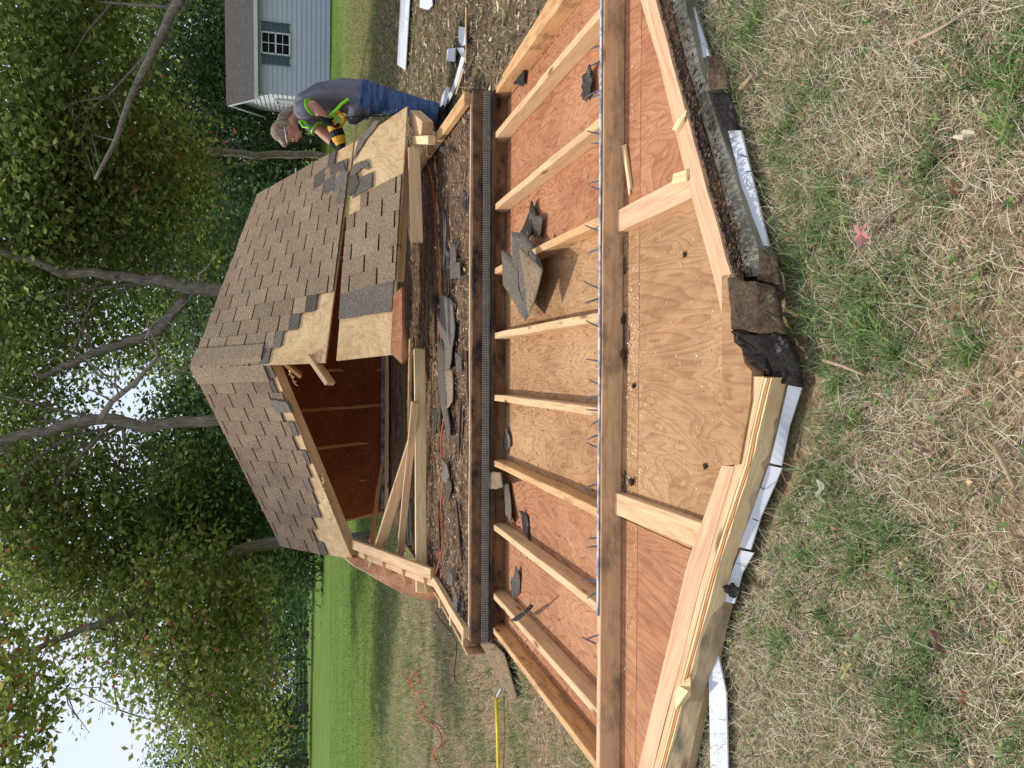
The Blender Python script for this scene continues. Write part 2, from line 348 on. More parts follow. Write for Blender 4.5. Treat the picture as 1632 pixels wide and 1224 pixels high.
def fastmesh(name, V, quads, tri, tone, mat):
    me = bpy.data.meshes.new(name); Q = np.concatenate(quads) if quads else np.zeros((0, 4), int); nq = len(Q); nt_ = 0 if tri is None else len(tri)
    loops = np.concatenate([Q.ravel()]+([tri.ravel()] if tri is not None else [])).astype(np.int32)
    me.vertices.add(len(V)); me.vertices.foreach_set('co', V.astype(np.float32).ravel())
    me.loops.add(len(loops)); me.loops.foreach_set('vertex_index', loops)
    me.polygons.add(nq+nt_); ls = np.concatenate([np.arange(nq)*4, nq*4+np.arange(nt_)*3]).astype(np.int32)
    me.polygons.foreach_set('loop_start', ls); me.update(calc_edges=True)
    a = me.attributes.new('tone', 'FLOAT', 'FACE'); a.data.foreach_set('value', tone.astype(np.float32))
    me.materials.append(mat); o = bpy.data.objects.new(name, me); COL.objects.link(o); return o
def leafmat(name, stops, trans=.35, rough=.6):
    s = NT(name, rough, .25); at = s.n('Attribute', attribute_name='tone')
    c = s.ramp(at.outputs['Fac'], [(p, lin(q)) for p, q in stops]); s.base(c)
    tr = s.n('BsdfTranslucent'); s.l(c, tr.inputs[0]); mx = s.n('MixShader'); mx.inputs[0].default_value = trans
    s.l(s.b.outputs[0], mx.inputs[1]); s.l(tr.outputs[0], mx.inputs[2]); s.l(mx.outputs[0], s.t.nodes['Material Output'].inputs[0]); return s.m
gm = leafmat('grass_blade', [(0, (66, 84, 48)), (.5, (110, 134, 80)), (.85, (146, 164, 106)), (1, (184, 190, 140))], .3)
dm = leafmat('dry_blade', [(0, (112, 94, 74)), (.4, (182, 162, 132)), (.8, (222, 206, 174)), (1, (240, 232, 210))], .15)
def scatter(n, x0, x1, y0, y1, dens=None):
    x = RNG.uniform(x0, x1, n); y = RNG.uniform(y0, y1, n); k = ~inpanel(x, y)
    k &= np.abs(x) < .56*(y+.35)+.25
    if dens is not None: k &= RNG.random(n) < dens(x, y)
    return x[k], y[k]
def greenness(x, y):
    return np.clip((vnoise(x, y, 2.6, 1)*.5+vnoise(x, y, 7, 2)*.4+vnoise(x, y, 19, 3)*.3-.60)*4.5, 0, 1)
MAT['weed'] = leafmat('weed_leaf', [(0, (52, 74, 36)), (.6, (92, 118, 58)), (1, (140, 156, 88))], .25)
MAT['litter'] = leafmat('litter_leaf', [(0, (84, 60, 44)), (.5, (150, 112, 84)), (1, (206, 180, 140))], .1, .9)
def rosettes(name, n, k, rmin, rmax, mat, up_):
    x, y = scatter(n, -1.8, 1.8, .9, 3.0); n = len(x); V = []; R_ = RNG
    for i in range(n):
        kk = R_.integers(1, k+1); a0 = R_.random()*6.28
        for j in range(kk):
            a = a0+j*6.283/max(kk, 3)+R_.normal(0, .2); L0 = R_.uniform(rmin, rmax); d = np.array([np.cos(a), np.sin(a)]); p = np.array([-d[1], d[0]]); z = R_.uniform(.0, up_)
            b = np.array([x[i], y[i]]); q = lambda t, w_, h: np.array([*(b+d*L0*t+p*L0*w_), z+h])
            V += [q(.05, 0, 0), q(.5, .3, L0*.25), q(1, 0, L0*R_.uniform(-.1, .3)), q(.5, -.3, L0*.25)]
    V = np.array(V); m_ = len(V)//4
    return fastmesh(name, V, [np.arange(m_*4).reshape(-1, 4)], None, RNG.random(m_), mat)

x, y = scatter(150000, -1.9, 1.9, .85, 3.2, lambda x, y: .35+.65*(1-greenness(x, y)))
o = blades('dry_grass', x, y, RNG.gamma(4, .011, len(x))+.012, RNG.uniform(.0010, .0024, len(x)), RNG.uniform(.7, 1.5, len(x)), RNG.random(len(x)), dm, curl=.35)
stuff(o, 'straw coloured dead grass matted over the foreground lawn', 'dry grass')
x, y = scatter(110000, -1.9, 1.9, .85, 3.2, lambda x, y: .10+.75*greenness(x, y))
o = blades('grass', x, y, RNG.gamma(5, .009, len(x))+.015, RNG.uniform(.002, .0048, len(x)), RNG.uniform(.2, 1.2, len(x)), np.clip(RNG.normal(.5, .25, len(x)), 0, 1), gm, curl=.6)
stuff(o, 'green blades of grass growing in patches in the foreground', 'grass')
o = rosettes('weeds', 900, 5, .008, .022, MAT['weed'], .012); stuff(o, 'small broad leaved weeds low in the foreground turf', 'weeds')
o = rosettes('leaf_bits', 260, 1, .008, .024, MAT['litter'], .01); stuff(o, 'small brown leaf fragments caught in the foreground turf', 'leaf litter')
# tufts: blades fanning out of shared roots
tx, ty = scatter(900, -1.9, 1.9, .85, 3.2, lambda x, y: np.clip(greenness(x, y)*np.where(x < .2, 1.0, .45)+.05, 0, 1))
nb_ = 26; bx_ = np.repeat(tx, nb_)+RNG.normal(0, .012, len(tx)*nb_); by_ = np.repeat(ty, nb_)+RNG.normal(0, .012, len(tx)*nb_)
o = blades('grass_tufts', bx_, by_, RNG.uniform(.04, .10, len(bx_)), RNG.uniform(.0025, .0055, len(bx_)), RNG.uniform(.25, 1.1, len(bx_)), np.clip(np.repeat(RNG.normal(.5, .15, len(tx)), nb_)+RNG.normal(0, .15, len(bx_)), 0, 1), leafmat('tuft_blade', [(0, (62, 88, 40)), (.5, (100, 136, 64)), (.85, (140, 172, 92)), (1, (186, 198, 130))], .35), curl=.7)
stuff(o, 'longer green grass tufts scattered over the foreground lawn', 'grass')
x, y = scatter(230000, -8, 8, 3.0, 13, lambda x, y: np.where(x > 1.2, .35, 1)*(.25+.75*greenness(x, y))*np.clip(1.6-y/10, .2, 1))
o = blades('lawn_grass', x, y, RNG.gamma(4, .012, len(x))+.02, RNG.uniform(.003, .007, len(x)), RNG.uniform(.2, 1.1, len(x)), np.clip(RNG.normal(.42, .22, len(x)), 0, 1), gm)
stuff(o, 'patchy green grass around the wrecked shed', 'grass')
x, y = scatter(120000, -8, 8, 3.0, 13, lambda x, y: 1-.6*greenness(x, y))
o = blades('dry_lawn', x, y, RNG.gamma(4, .012, len(x))+.015, RNG.uniform(.003, .006, len(x)), RNG.uniform(.7, 1.5, len(x)), np.clip(RNG.normal(.4, .25, len(x)), 0, 1), dm)
stuff(o, 'dry straw and litter on the ground around the wrecked shed', 'dry grass')

x, y = scatter(110000, -18, 18, 11.5, 32); k_ = RNG.random(len(x)) < 1.2-y/34; x, y = x[k_], y[k_]
o = blades('mown_grass', x, y, RNG.uniform(.03, .075, len(x)), RNG.uniform(.009, .018, len(x)), RNG.uniform(.2, 1.0, len(x)), np.clip(RNG.normal(.45, .22, len(x)), 0, 1), leafmat('mown_blade', [(0, (78, 102, 34)), (.5, (112, 142, 52)), (1, (156, 172, 84))], .3))
stuff(o, 'short mown grass blades of the green lawn behind the shed', 'grass')
x, y = scatter(26000, 1.5, 16, 9, 22)
o = blades('olive_grass', x, y, RNG.uniform(.03, .08, len(x)), RNG.uniform(.008, .016, len(x)), RNG.uniform(.5, 1.4, len(x)), np.clip(RNG.normal(.45, .25, len(x)), 0, 1), leafmat('olive_blade', [(0, (78, 74, 44)), (.5, (118, 116, 70)), (1, (170, 160, 110))], .3))
stuff(o, 'thin olive and brown grass between the litter and the garage', 'grass')
# ============================================================ FALLEN GABLE WALL
XL, XR = -1.72, 1.745; Y0 = P(781, 590, .15).y; Y1 = P(958, 590, .15).y
HS, HF = .062, .15
wall = thing('gable_wall', (0, 3.3, 0), 'fallen gable end wall lying flat with bare studs and plywood, in the foreground', 'shed wall')
ap = P(1190, 633, .10)
def vline(pts):  # polyline from pixel/height triples
    return [P(*p) for p in pts]
ro_in = vline([(1003, -60, .10), (1050, 100, .10), (1098, 300, .10), (1137, 440, .10), (1150, 500, .10)])
ro_out = vline([(1028, -60, .10), (1072, 100, .10), (1126, 300, .10), (1165, 440, .10), (1176, 500, .10)])
strip('rafter', ro_in, ro_out, .04, MAT['pink'], wall)
di = vline([(1030, -60, .088), (1074, 100, .088), (1128, 300, .088), (1167, 440, .088)])
do_ = vline([(1052, -60, .075), (1092, 100, .075), (1149, 300, .075), (1185, 440, .075)])
strip('overhang_board', di, do_, .07, MAT['rot'], wall)['label'] = 'black rotten board along right gable edge'
gi = vline([(1054, -60, .07), (1094, 100, .07), (1151, 300, .07), (1190, 440, .07)])
go = vline([(1078, -60, .045), (1115, 100, .045), (1177, 300, .045), (1222, 440, .045)])
strip('fascia_board', gi, go, .05, MAT['grey'], wall)['label'] = 'grey weathered fascia board'
for a, b in (((-60, 92), (0, 1)), ((208, 392), (2, 3))):
    k = lambda yy, v0, s0: v0+(yy-100)*s0
    ys_ = np.linspace(a[0], a[1], 5); f_ = lambda yy: np.interp(yy, [-60, 100, 207, 395], [1062, 1114, 1160, 1205])
    strip('drip_edge', vline([(f_(q), q, .032) for q in ys_]), vline([(f_(q)+20, q, .018) for q in ys_]), .006, MAT['white'], wall, 4)
# left rafter group
L_ = lambda v, h: vline([(np.interp(q, [560, 600, 740, 900, 1224, 1290], v), q, h) for q in (600, 740, 820, 900, 1060, 1224, 1290)])
li = vline([(1150, 742, .10), (1095, 900, .10), (1017, 1224, .10), (1001, 1290, .10)]); lo = vline([(1170, 742, .10), (1124, 900, .10), (1041, 1224, .10), (1025, 1290, .10)])
strip('rafter', li, lo, .04, MAT['pink'], wall)
a1 = vline([(1197, 600, .098), (1171, 740, .098), (1125, 900, .098), (1042, 1224, .098), (1026, 1290, .098)]); a2 = vline([(1218, 600, .096), (1186, 740, .096), (1135, 900, .096), (1049, 1224, .096), (1033, 1290, .096)])
strip('rafter_plank', a1, a2, .05, MAT['stud'], wall)
for i in range(3):
    e = i*3.8
    a1 = vline([(1219+e, 602, .094-.004*i), (1187+e, 740, .094-.004*i), (1136+e, 900, .094-.004*i), (1050+e, 1224, .094-.004*i), (1034+e, 1290, .09)]); a2 = vline([(1222+e, 602, .094-.004*i), (1190+e, 740, .094-.004*i), (1139+e, 900, .094-.004*i), (1053+e, 1224, .094-.004*i), (1037+e, 1290, .09)])
    strip('ply_layer', a1, a2, .05, MAT['fresh'] if i != 1 else MAT['shadewood'], wall)
a1 = vline([(1229, 606, .08), (1198, 740, .08), (1148, 900, .08), (1062, 1224, .08), (1046, 1290, .08)]); a2 = vline([(1255, 612, .03), (1226, 740, .03), (1170, 900, .03), (1096, 1224, .03), (1080, 1290, .03)])
strip('fascia_board', a1, a2, .03, MAT['yboard'], wall)['label'] = 'stained yellowish roof deck strip on left gable edge'
q_ = [(1256, 614), (1226, 740), (1171, 900), (1155, 958)]
for q_ in ([(1256, 614), (1242, 676), (1227, 738)], [(1225, 742), (1197, 820), (1178, 872)], [(1180, 877), (1167, 910), (1152, 958)]):
    dz_ = .006*(len(q_[0]) and (q_[0][1] % 3)); strip('drip_edge', vline([(v, yy, .03+dz_) for v, yy in q_]), vline([(v+(21, 15, 18)[i_], yy+4, .012+dz_*i_*.4) for i_, (v, yy) in enumerate(q_)]), .004, MAT['white'], wall, 5)
# gable stud infill, sheets
def cut(x0, x1, ya, yb):   # sheet between two X lines clipped to the gable triangle
    rr = [(p.x, p.y) for p in (ro_in[0], ro_in[3])]; ll = [(p.x, p.y) for p in (li[0], li[2])]
    def lo_(x):
        sr = (rr[0][1]-rr[1][1])/(rr[0][0]-rr[1][0]); sl = (ll[0][1]-ll[1][1])/(ll[0][0]-ll[1][0])
        return max(rr[0][1]+sr*(x-rr[0][0]), ll[0][1]+sl*(x-ll[0][0]))-.03
    X = np.linspace(x0, x1, 13); top = [(x, ya) for x in X if True]; bot = [(x, min(ya-.001, max(yb, lo_(x)))) for x in X]
    return [Vector((x, y, HS)) for x, y in top]+[Vector((x, y, HS)) for x, y in bot[::-1]]
SE = P(1018, 590, HS).y
for (x0, x1, mt) in ((XL, -.602, 'ply_orange2'), (-.598, .618, 'ply_tan'), (.622, XR, 'ply_orange')):
    slab('sheathing', cut(x0, x1, Y0+.01, SE+.002), .012, MAT[mt], wall)
    o = slab('gable_sheathing', cut(x0, x1, SE-.002, 1.6), .012, MAT[mt], wall)
sl = [-1.38, -1.31, -1.136, -.788, -.465, -.135, .176, .50, .821, 1.177, 1.40]
K = 1.2466
lumber('bottom_plate', (XL, Y0-.019, HF), (XR, Y0-.019, HF), .038, .089, MAT['plate'], wall)
lumber('lit_plate_top', (XL, Y0-.012, HF+.004), (XR, Y0-.012, HF+.004), .016, .004, MAT['fresh'], wall, bev=.001)  # pale strip painting the sunlit top of the darker plate
for i, s_ in enumerate(sl[1:]):
    X = s_*K; e = 0
    lumber('stud', (X, Y0-.039, HF-.001*(i % 2)), (X+.004*((i*7) % 3-1), Y1+.02, HF-.001), .038, .087, MAT['stud' if i % 3 else 'stud2'], wall)
tp = lumber('top_plate', (XL-.1, Y1, HF+.004), (XR+.1, Y1, HF+.004), .038, .091, MAT['topplate'], wall)
lumber('cap_strip', (-1.0, Y1-.001, HF+.012), (1.75, Y1-.001, HF+.012), .016, .006, MAT['blue'], wall, bev=.002)
for (pa, pb, lab) in (((988, 350, .10), (1122, 298, .10), 0), ((988, 806, .10), (1124, 892, .10), 1)):
    a, b = P(*pa), P(*pb); b = a+(b-a).normalized()*((b-a).length)
    lumber('gable_stud', Vector((a.x, Y1-.02, .0975)), Vector((a.x+.01, b.y+.02, .0975)), .089, .037, MAT['pink' if lab == 0 else 'stud'], wall)
# gusset and shingle remnants at the peak
slab('gusset', vline([(1150, 440, .104), (1163, 438, .104), (1166, 500, .104), (1170, 545, .104), (1182, 556, .104), (1186, 578, .104), (1198, 592, .104), (1196, 640, .104), (1178, 740, .104), (1152, 742, .104)]), .04, MAT['ply_tan'], wall)
def ragged(name, px, mat, parent, jag=.006, sub=5, th=.006, n=4, label=None, dome=0, curl=0):
    """thin torn sheet: outline through (x,y,h) pixels, ragged edge, gently warped"""
    rn = hsh(name, px[0]); pl = [P(*p) for p in px]; out = []
    for a, b in zip(pl, pl[1:]+pl[:1]):
        for i in range(sub):
            q = a.lerp(b, i/sub); out.append(q+Vector((rn.uniform(-1, 1)*jag, rn.uniform(-1, 1)*jag, rn.uniform(-.3, .6)*jag)))
    c = sum(out, Vector())/len(out); mb = MB(); N = len(out)
    rings = [out]+[[c.lerp(q, 1-k/n)+Vector((0, 0, dome*math.sin(math.pi/2*k/n))) for q in out] for k in range(1, n)]
    for r_ in rings: mb.v += [tuple(q) for q in r_]
    ci = len(mb.v); mb.v.append(tuple(c+Vector((0, 0, dome))))
    if curl:
        ang = rn.uniform(0, 6.28); dv = Vector((math.cos(ang), math.sin(ang), 0)); mx_ = max(abs((q-c).dot(dv)) for q in out)
        mb.v = [(v[0], v[1], v[2]+curl*max(0, (Vector(v)-c).dot(dv)/mx_)**2+curl*.35*max(0, -(Vector(v)-c).dot(dv)/mx_)**2) for v in mb.v]
    tn = rn.random()
    for k in range(n-1):
        for i in range(N): j = (i+1) % N; mb.f.append((k*N+i, k*N+j, (k+1)*N+j, (k+1)*N+i)); mb.t.append(tn)
    for i in range(N): mb.f.append(((n-1)*N+i, (n-1)*N+(i+1) % N, ci)); mb.t.append(tn)
    o = build(name, mb, mat, parent, smooth=True); so_ = o.modifiers.new('thickness', 'SOLIDIFY'); so_.thickness = th; so_.offset = -1
    return o
ragged('shingle_remnant', [(1163, 444, .112), (1200, 447, .10), (1236, 455, .05), (1246, 500, .04), (1256, 532, .035), (1205, 530, .09), (1168, 524, .112)], MAT['oldshingle'], wall, .004)
ragged('shingle_remnant', [(1166, 526, .106), (1205, 532, .088), (1256, 534, .034), (1276, 575, .028), (1280, 614, .024), (1232, 608, .06), (1222, 592, .075), (1196, 574, .092), (1180, 548, .10)], MAT['tar'], wall, .005)['label'] = 'black tar shingle remnant at the peak'
ragged('shingle_remnant', [(1212, 400, .05), (1240, 410, .03), (1246, 455, .04), (1210, 447, .07)], MAT['oldshingle'], wall, .004)
ragged('shingle_remnant', [(1126, 92, .09), (1150, 90, .05), (1166, 143, .045), (1128, 143, .09)], MAT['oldshingle'], wall, .004)
ragged('shingle_remnant', [(1130, 148, .085), (1165, 150, .045), (1180, 205, .04), (1150, 210, .08)], MAT['tar'], wall, .004)
ragged('shingle_remnant', [(1152, 938, .05), (1172, 930, .03), (1182, 945, .05), (1170, 955, .06)], MAT['tar'], wall, .004)
# nails along the top plate
rn = hsh('nails')
for i, (yy) in enumerate((68, 95, 140, 148, 210, 225, 285, 300, 365, 395, 458, 475, 520, 575, 612, 632, 655, 672, 695, 715, 775, 862, 875, 932, 952, 1020, 1035)):
    b = P(960, yy, HF+.01); b.y = Y1+rn.uniform(.0, .015)
    t = b+Vector((rn.uniform(-.03, .03), rn.uniform(.02, .055), rn.uniform(.02, .055)))
    mb = MB(); mb.tube([b, b.lerp(t, .5)+Vector((0, 0, .004)), t], [.0042, .0034, .0022], 6)
    build('nail', mb, MAT['nailc'], wall)
for i, (xx, yy) in enumerate(((1170, 610), (1160, 648), (1195, 655), (1188, 780), (1178, 830), (1150, 1010), (1160, 250), (1172, 272), (1188, 300), (1204, 330), (1128, 60))):
    b = P(xx+30, yy, .03); mb = MB(); mb.tube([b, b+Vector((rn.uniform(-.015, .015), -.01, rn.uniform(.02, .035)))], [.002, .0014], 6); build('nail', mb, MAT['nail'], wall)

# ============================================================ SHED FLOOR
FH = .28; FY = P(751, 590, FH).y; FB = 9.35
fl = thing('shed_floor', (0, 7, 0), 'rotten shed floor platform covered in dirt and debris behind the fallen wall', 'shed floor')
s = NT('rotten_floor', .95, .1); a = s.noise(s.coord((1, 1, 1)), 24, 7, .78); b = s.noise(s.coord((.5, 3, 1)), 2.6, 6, .7)
c = s.ramp(a, [(.3, lin((62, 47, 37))), (.46, lin((124, 98, 76))), (.6, lin((160, 132, 106))), (.74, lin((200, 176, 146)))])
c = s.mix(.75, c, s.ramp(b, [(.36, lin((110, 90, 74))), (.6, G(1))]), 'MULTIPLY'); s.base(c); s.bump(a, 1, .02); MAT['floor'] = s.m
mb = MB(); nx_, ny_ = 90, 110
X = np.linspace(XL, XR, nx_); YY = np.linspace(FY+.02, FB, ny_)
for y in YY:
    for x in X: mb.v.append((x, y, FH-.012+.014*noise.noise(Vector((x*4, y*6, 1)))+.008*noise.noise(Vector((x*17, y*17, 1)))))
mb.f = [(j*nx_+i, j*nx_+i+1, (j+1)*nx_+i+1, (j+1)*nx_+i) for j in range(ny_-1) for i in range(nx_-1)]; mb.t = [.5]*len(mb.f)
build('deck', mb, MAT['floor'], fl)
lumber('rim_joist', (XL-.01, FY, FH), (XR+.01, FY, FH), .038, .14, MAT['rim'], fl)
lumber('deck_edge', (XL, FY+.03, FH+.006), (XR, FY+.03, FH+.006), .022, .018, MAT['pink'], fl)
lumber('rim_joist', (XL-.02, FY+.05, FH-.005), (XL-.02, FB, FH-.005), .038, .14, MAT['rot'], fl)
lumber('rim_joist', (XR+.02, FY+.05, FH-.005), (XR+.02, FB, FH-.005), .038, .14, MAT['rot'], fl)
lumber('wall_plate', (XR-.03, FY+.03, FH+.045), P(659, 272, FH+.045), .085, .038, MAT['stud2'], fl)
lumber('wall_plate', (XL+.045, FY+.03, FH+.04), P(684, 918, FH+.045), .07, .038, MAT['stud'], fl)
for i in range(4):
    yy = FY+.15+i*.42; lumber('blocking', (XL-.08, yy, FH+.02), (XL+.0, yy, FH+.02), .038, .09, MAT['stud'], fl)
lumber('edge_board', (XL-.10, FY+.03, FH+.01), P(690, 940, FH), .014, .12, MAT['pink'], fl)
mb = MB(); yy = FY-.028                        # galvanised mesh strip stapled under the rim
n_ = 240
for i in range(n_): x = XL+(XR-XL)*i/(n_-1); mb.box((x, yy-.001, FH-.087), (.005, .003, .044))
for k in range(5): mb.box(((XL+XR)/2, yy-.004, FH-.107+k*.010), (XR-XL, .002, .0025))
build('metal_mesh', mb, MAT['lath'], fl)
mb = MB(); mb.box(((XL+XR)/2, yy-.016, FH-.13), (XR-XL, .06, .02)); build('sill', mb, MAT['rot'], fl)
# loose chips over deck: nobody could count them
def chips(name, n, fx, mat, label, cat, smin=.004, smax=.02, el=3):
    c = np.array([fx() for _ in range(n)]); az = RNG.random(n)*6.28; ln = RNG.uniform(smin, smax, n)*el/2; wd = RNG.uniform(smin, smax, n)/2*.7
    ax = np.stack([np.cos(az), np.sin(az), RNG.normal(0, .2, n)], 1)*ln[:, None]; ay = np.stack([-np.sin(az), np.cos(az), RNG.normal(0, .3, n)], 1)*wd[:, None]
    V = np.stack([c-ax, c-ay, c+ax, c+ay], 1); V[:, :, 2] = np.maximum(V[:, :, 2], c[:, 2:3]-.002)
    o = fastmesh(name, V.reshape(-1, 3), [np.arange(n*4).reshape(-1, 4)], None, RNG.random(n), mat); stuff(o, label, cat); return o
MAT['chip'] = leafmat('wood_chip', [(0, (60, 44, 34)), (.5, (126, 100, 76)), (.85, (168, 140, 108)), (1, (226, 206, 172))], 0.0, .9)
MAT['chip_w'] = leafmat('sawdust', [(0, (214, 190, 148)), (1, (244, 232, 206))], 0.0, .9)
MAT['chip_f'] = leafmat('bark_flake', [(0, (30, 26, 24)), (.5, (70, 60, 54)), (.8, (118, 94, 72)), (1, (176, 150, 118))], 0.0, .9)
MAT['chip_r'] = leafmat('rot_crumb', [(0, (22, 17, 14)), (.7, (66, 50, 38)), (1, (120, 92, 64))], 0.0, .9)
MAT['chip_d'] = leafmat('bark_crumb', [(0, (30, 22, 18)), (1, (84, 60, 42))], 0.0, .9)
chips('floor_debris', 15000, lambda: (random.uniform(XL+.05, XR-.05), FY+.03+random.random()**1.5*3.6, FH+.004), MAT['chip'], 'wood chips, bark and grit strewn over the rotten shed floor', 'debris', .003, .013, 2.5)
chips('bark_flakes', 1100, lambda: (random.uniform(XL+.1, XR-.1), FY+.08+random.random()*2.6, FH+.006), MAT['chip_f'], 'larger flakes of bark, felt and rotten plywood strewn over the shed floor', 'debris', .012, .035, 3)
rr_ = random.Random(3)
def onply():
    r = rr_.random()
    if r < .6: return (rr_.gauss(-.05, .3), Y1-.06-abs(rr_.gauss(0, .07)), HS+.003)
    if r < .8: return (rr_.uniform(-1.3, 1.4), Y1-.06-abs(rr_.gauss(0, .05)), HS+.003)
    return (rr_.uniform(-.5, .5), rr_.uniform(2.1, 2.8), HS+.003)
for k_, (a_, b_, w_) in enumerate(((485, 590, .05), (405, 440, .03), (750, 790, .035))):
    mb = MB(); rn_ = hsh('grime', k_); c0 = P(996, (a_+b_)/2, HS+.0022); L0 = (P(996, a_, HS)-P(996, b_, HS)).length/2
    mb.poly([c0+Vector((math.cos(t/36*6.283)*L0*rn_.uniform(.7, 1.1), math.sin(t/36*6.283)*w_*rn_.uniform(.3, 1.1), 0)) for t in range(36)]); build('grime', mb, MAT['floor'], wall)
chips('sawdust', 380, onply, MAT['chip_w'], 'pale sawdust flecks on the plywood below the top plate', 'sawdust', .003, .007, 2.5)
def onply2():
    X_ = rr_.choice(sl[1:])*K+rr_.gauss(0, .1); return (min(max(X_, XL+.04), XR-.04), Y0-.06-abs(rr_.gauss(0, .5)) if rr_.random() < .7 else rr_.uniform(Y1+.05, Y0-.1), HS+.003)
chips('bark_crumbs', 3600, lambda: (lambda q: (q[0], max(q[1], Y1+.03), q[2]))(onply2()), MAT['chip_d'], 'dark crumbs scattered between the wall studs', 'debris', .003, .009, 2)
chips('rot_crumbs', 1100, lambda: (lambda t: (lambda a, b: tuple(a.lerp(b, rr_.random())))(P(np.interp(t, [-60, 440], [1032, 1168]), t, .092), P(np.interp(t, [-60, 440], [1066, 1200]), t, .075)))(rr_.uniform(-60, 440)), MAT['chip_r'], 'rotten crumbs along the black board of the right gable edge', 'debris', .004, .014, 2)
chips('twig_litter', 14000, lambda: (rr_.uniform(1.85, 7.5), rr_.uniform(4, 13), -.005), MAT['chip'], 'dead leaves and twigs littering the ground right of the shed', 'leaf litter', .012, .04, 3)

# ============================================================ BACK WALL
bw = thing('back_wall', (0, 9.3, 0), 'dark back wall of the shed, leaned in to shut light out under the sagging roof', 'shed wall')
bl, br_ = P(612, 862, .30), P(604, 545, .30)
base0 = Vector((XL, 9.3, FH)); lean = Vector((0, -.62, 1)).normalized()  # lean and peak shaped to shut the sun out below the roof
def bwp(x, t): return Vector((x, 9.3, FH))+lean*t
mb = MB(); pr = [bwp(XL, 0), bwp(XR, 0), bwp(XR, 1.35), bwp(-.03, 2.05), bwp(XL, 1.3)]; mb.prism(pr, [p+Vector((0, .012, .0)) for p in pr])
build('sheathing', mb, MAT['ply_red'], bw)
for i in range(9):
    x = XL+.02+i*(XR-XL-.04)/8; top = 1.3+.7*(1-abs(x)/1.74)-.05
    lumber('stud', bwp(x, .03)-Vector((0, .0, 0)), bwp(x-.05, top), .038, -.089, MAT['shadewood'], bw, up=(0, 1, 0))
lumber('bottom_plate', (XL, 9.1, FH+.05), (XR, 9.1, FH+.05), .089, .038, MAT['stud'], bw)
mb = MB(); mb.box((0, 9.18, FH+.06), (3.3, .03, .055)); build('flashing', mb, plain('grey_flashing', (158, 152, 146), .8, .5, 9), bw)

# ============================================================ ROOF
rf = thing('shed_roof', (0, 7, .3), 'sagging gable roof of brown asphalt shingles, sawn open at the front', 'shed roof')
def patch(c):  # c = a(ridge far) b(ridge near) c(eave near) d(eave far)
    a, b, c_, d = c
    nrm = ((b-a).cross(d-a)); nrm.normalize(); nrm = nrm if nrm.z > 0 else -nrm
    return (lambda s_, w_: (a.lerp(b, s_)).lerp(d.lerp(c_, s_), w_)), nrm, (b-a).length, ((d-a).length+(c_-b).length)/2
RA = PY(305, 585, 7.9)
U = [RA, PY(516, 577, 6.32), PY(562, 225, 6.6), PY(410, 310, 8.2)]
LWp = [PY(534, 574, 6.10), PY(623, 564, 5.62), PY(647, 168, 5.9), PY(564, 226, 6.56)]
LF = [RA, PY(430, 578, 6.95), PY(560, 893, 7.15), PY(448, 870, 8.2)]
def deck(nm, c, mat, n=10, th=.014, jag=0, bow=0):
    S, N, a, b = patch(c); mb = MB(); rn = hsh(nm, a)
    for j in range(n+1):
        for i in range(n+1):
            e = (rn.uniform(-1, 1)*jag if i == n else 0); p = S(i/n+e, j/n)-N*(.012-bow*math.sin(math.pi*j/n)*(i/n)); mb.v.append(tuple(p))
    k = (n+1)**2; mb.v += [tuple(Vector(v)-N*th) for v in mb.v[:k]]
    for j in range(n):
        for i in range(n):
            q = (j*(n+1)+i, j*(n+1)+i+1, (j+1)*(n+1)+i+1, (j+1)*(n+1)+i); mb.f.append(q); mb.f.append(tuple(x+k for x in q[::-1])); mb.t += [.5, .5]
    ed = [(i, i+1) for i in range(n)]+[((j)*(n+1)+n, (j+1)*(n+1)+n) for j in range(n)]+[(n*(n+1)+i+1, n*(n+1)+i) for i in range(n)]+[((j+1)*(n+1), j*(n+1)) for j in range(n)]
    for p, q in ed: mb.f.append((p, q, q+k, p+k)); mb.t.append(.5)
    return build(nm, mb, mat, rf)
deck('roof_deck', U, MAT['ply_fresh']); deck('roof_deck', LWp, MAT['ply_fresh']); deck('roof_deck', LF, MAT['ply_fresh'], 12, jag=.006)
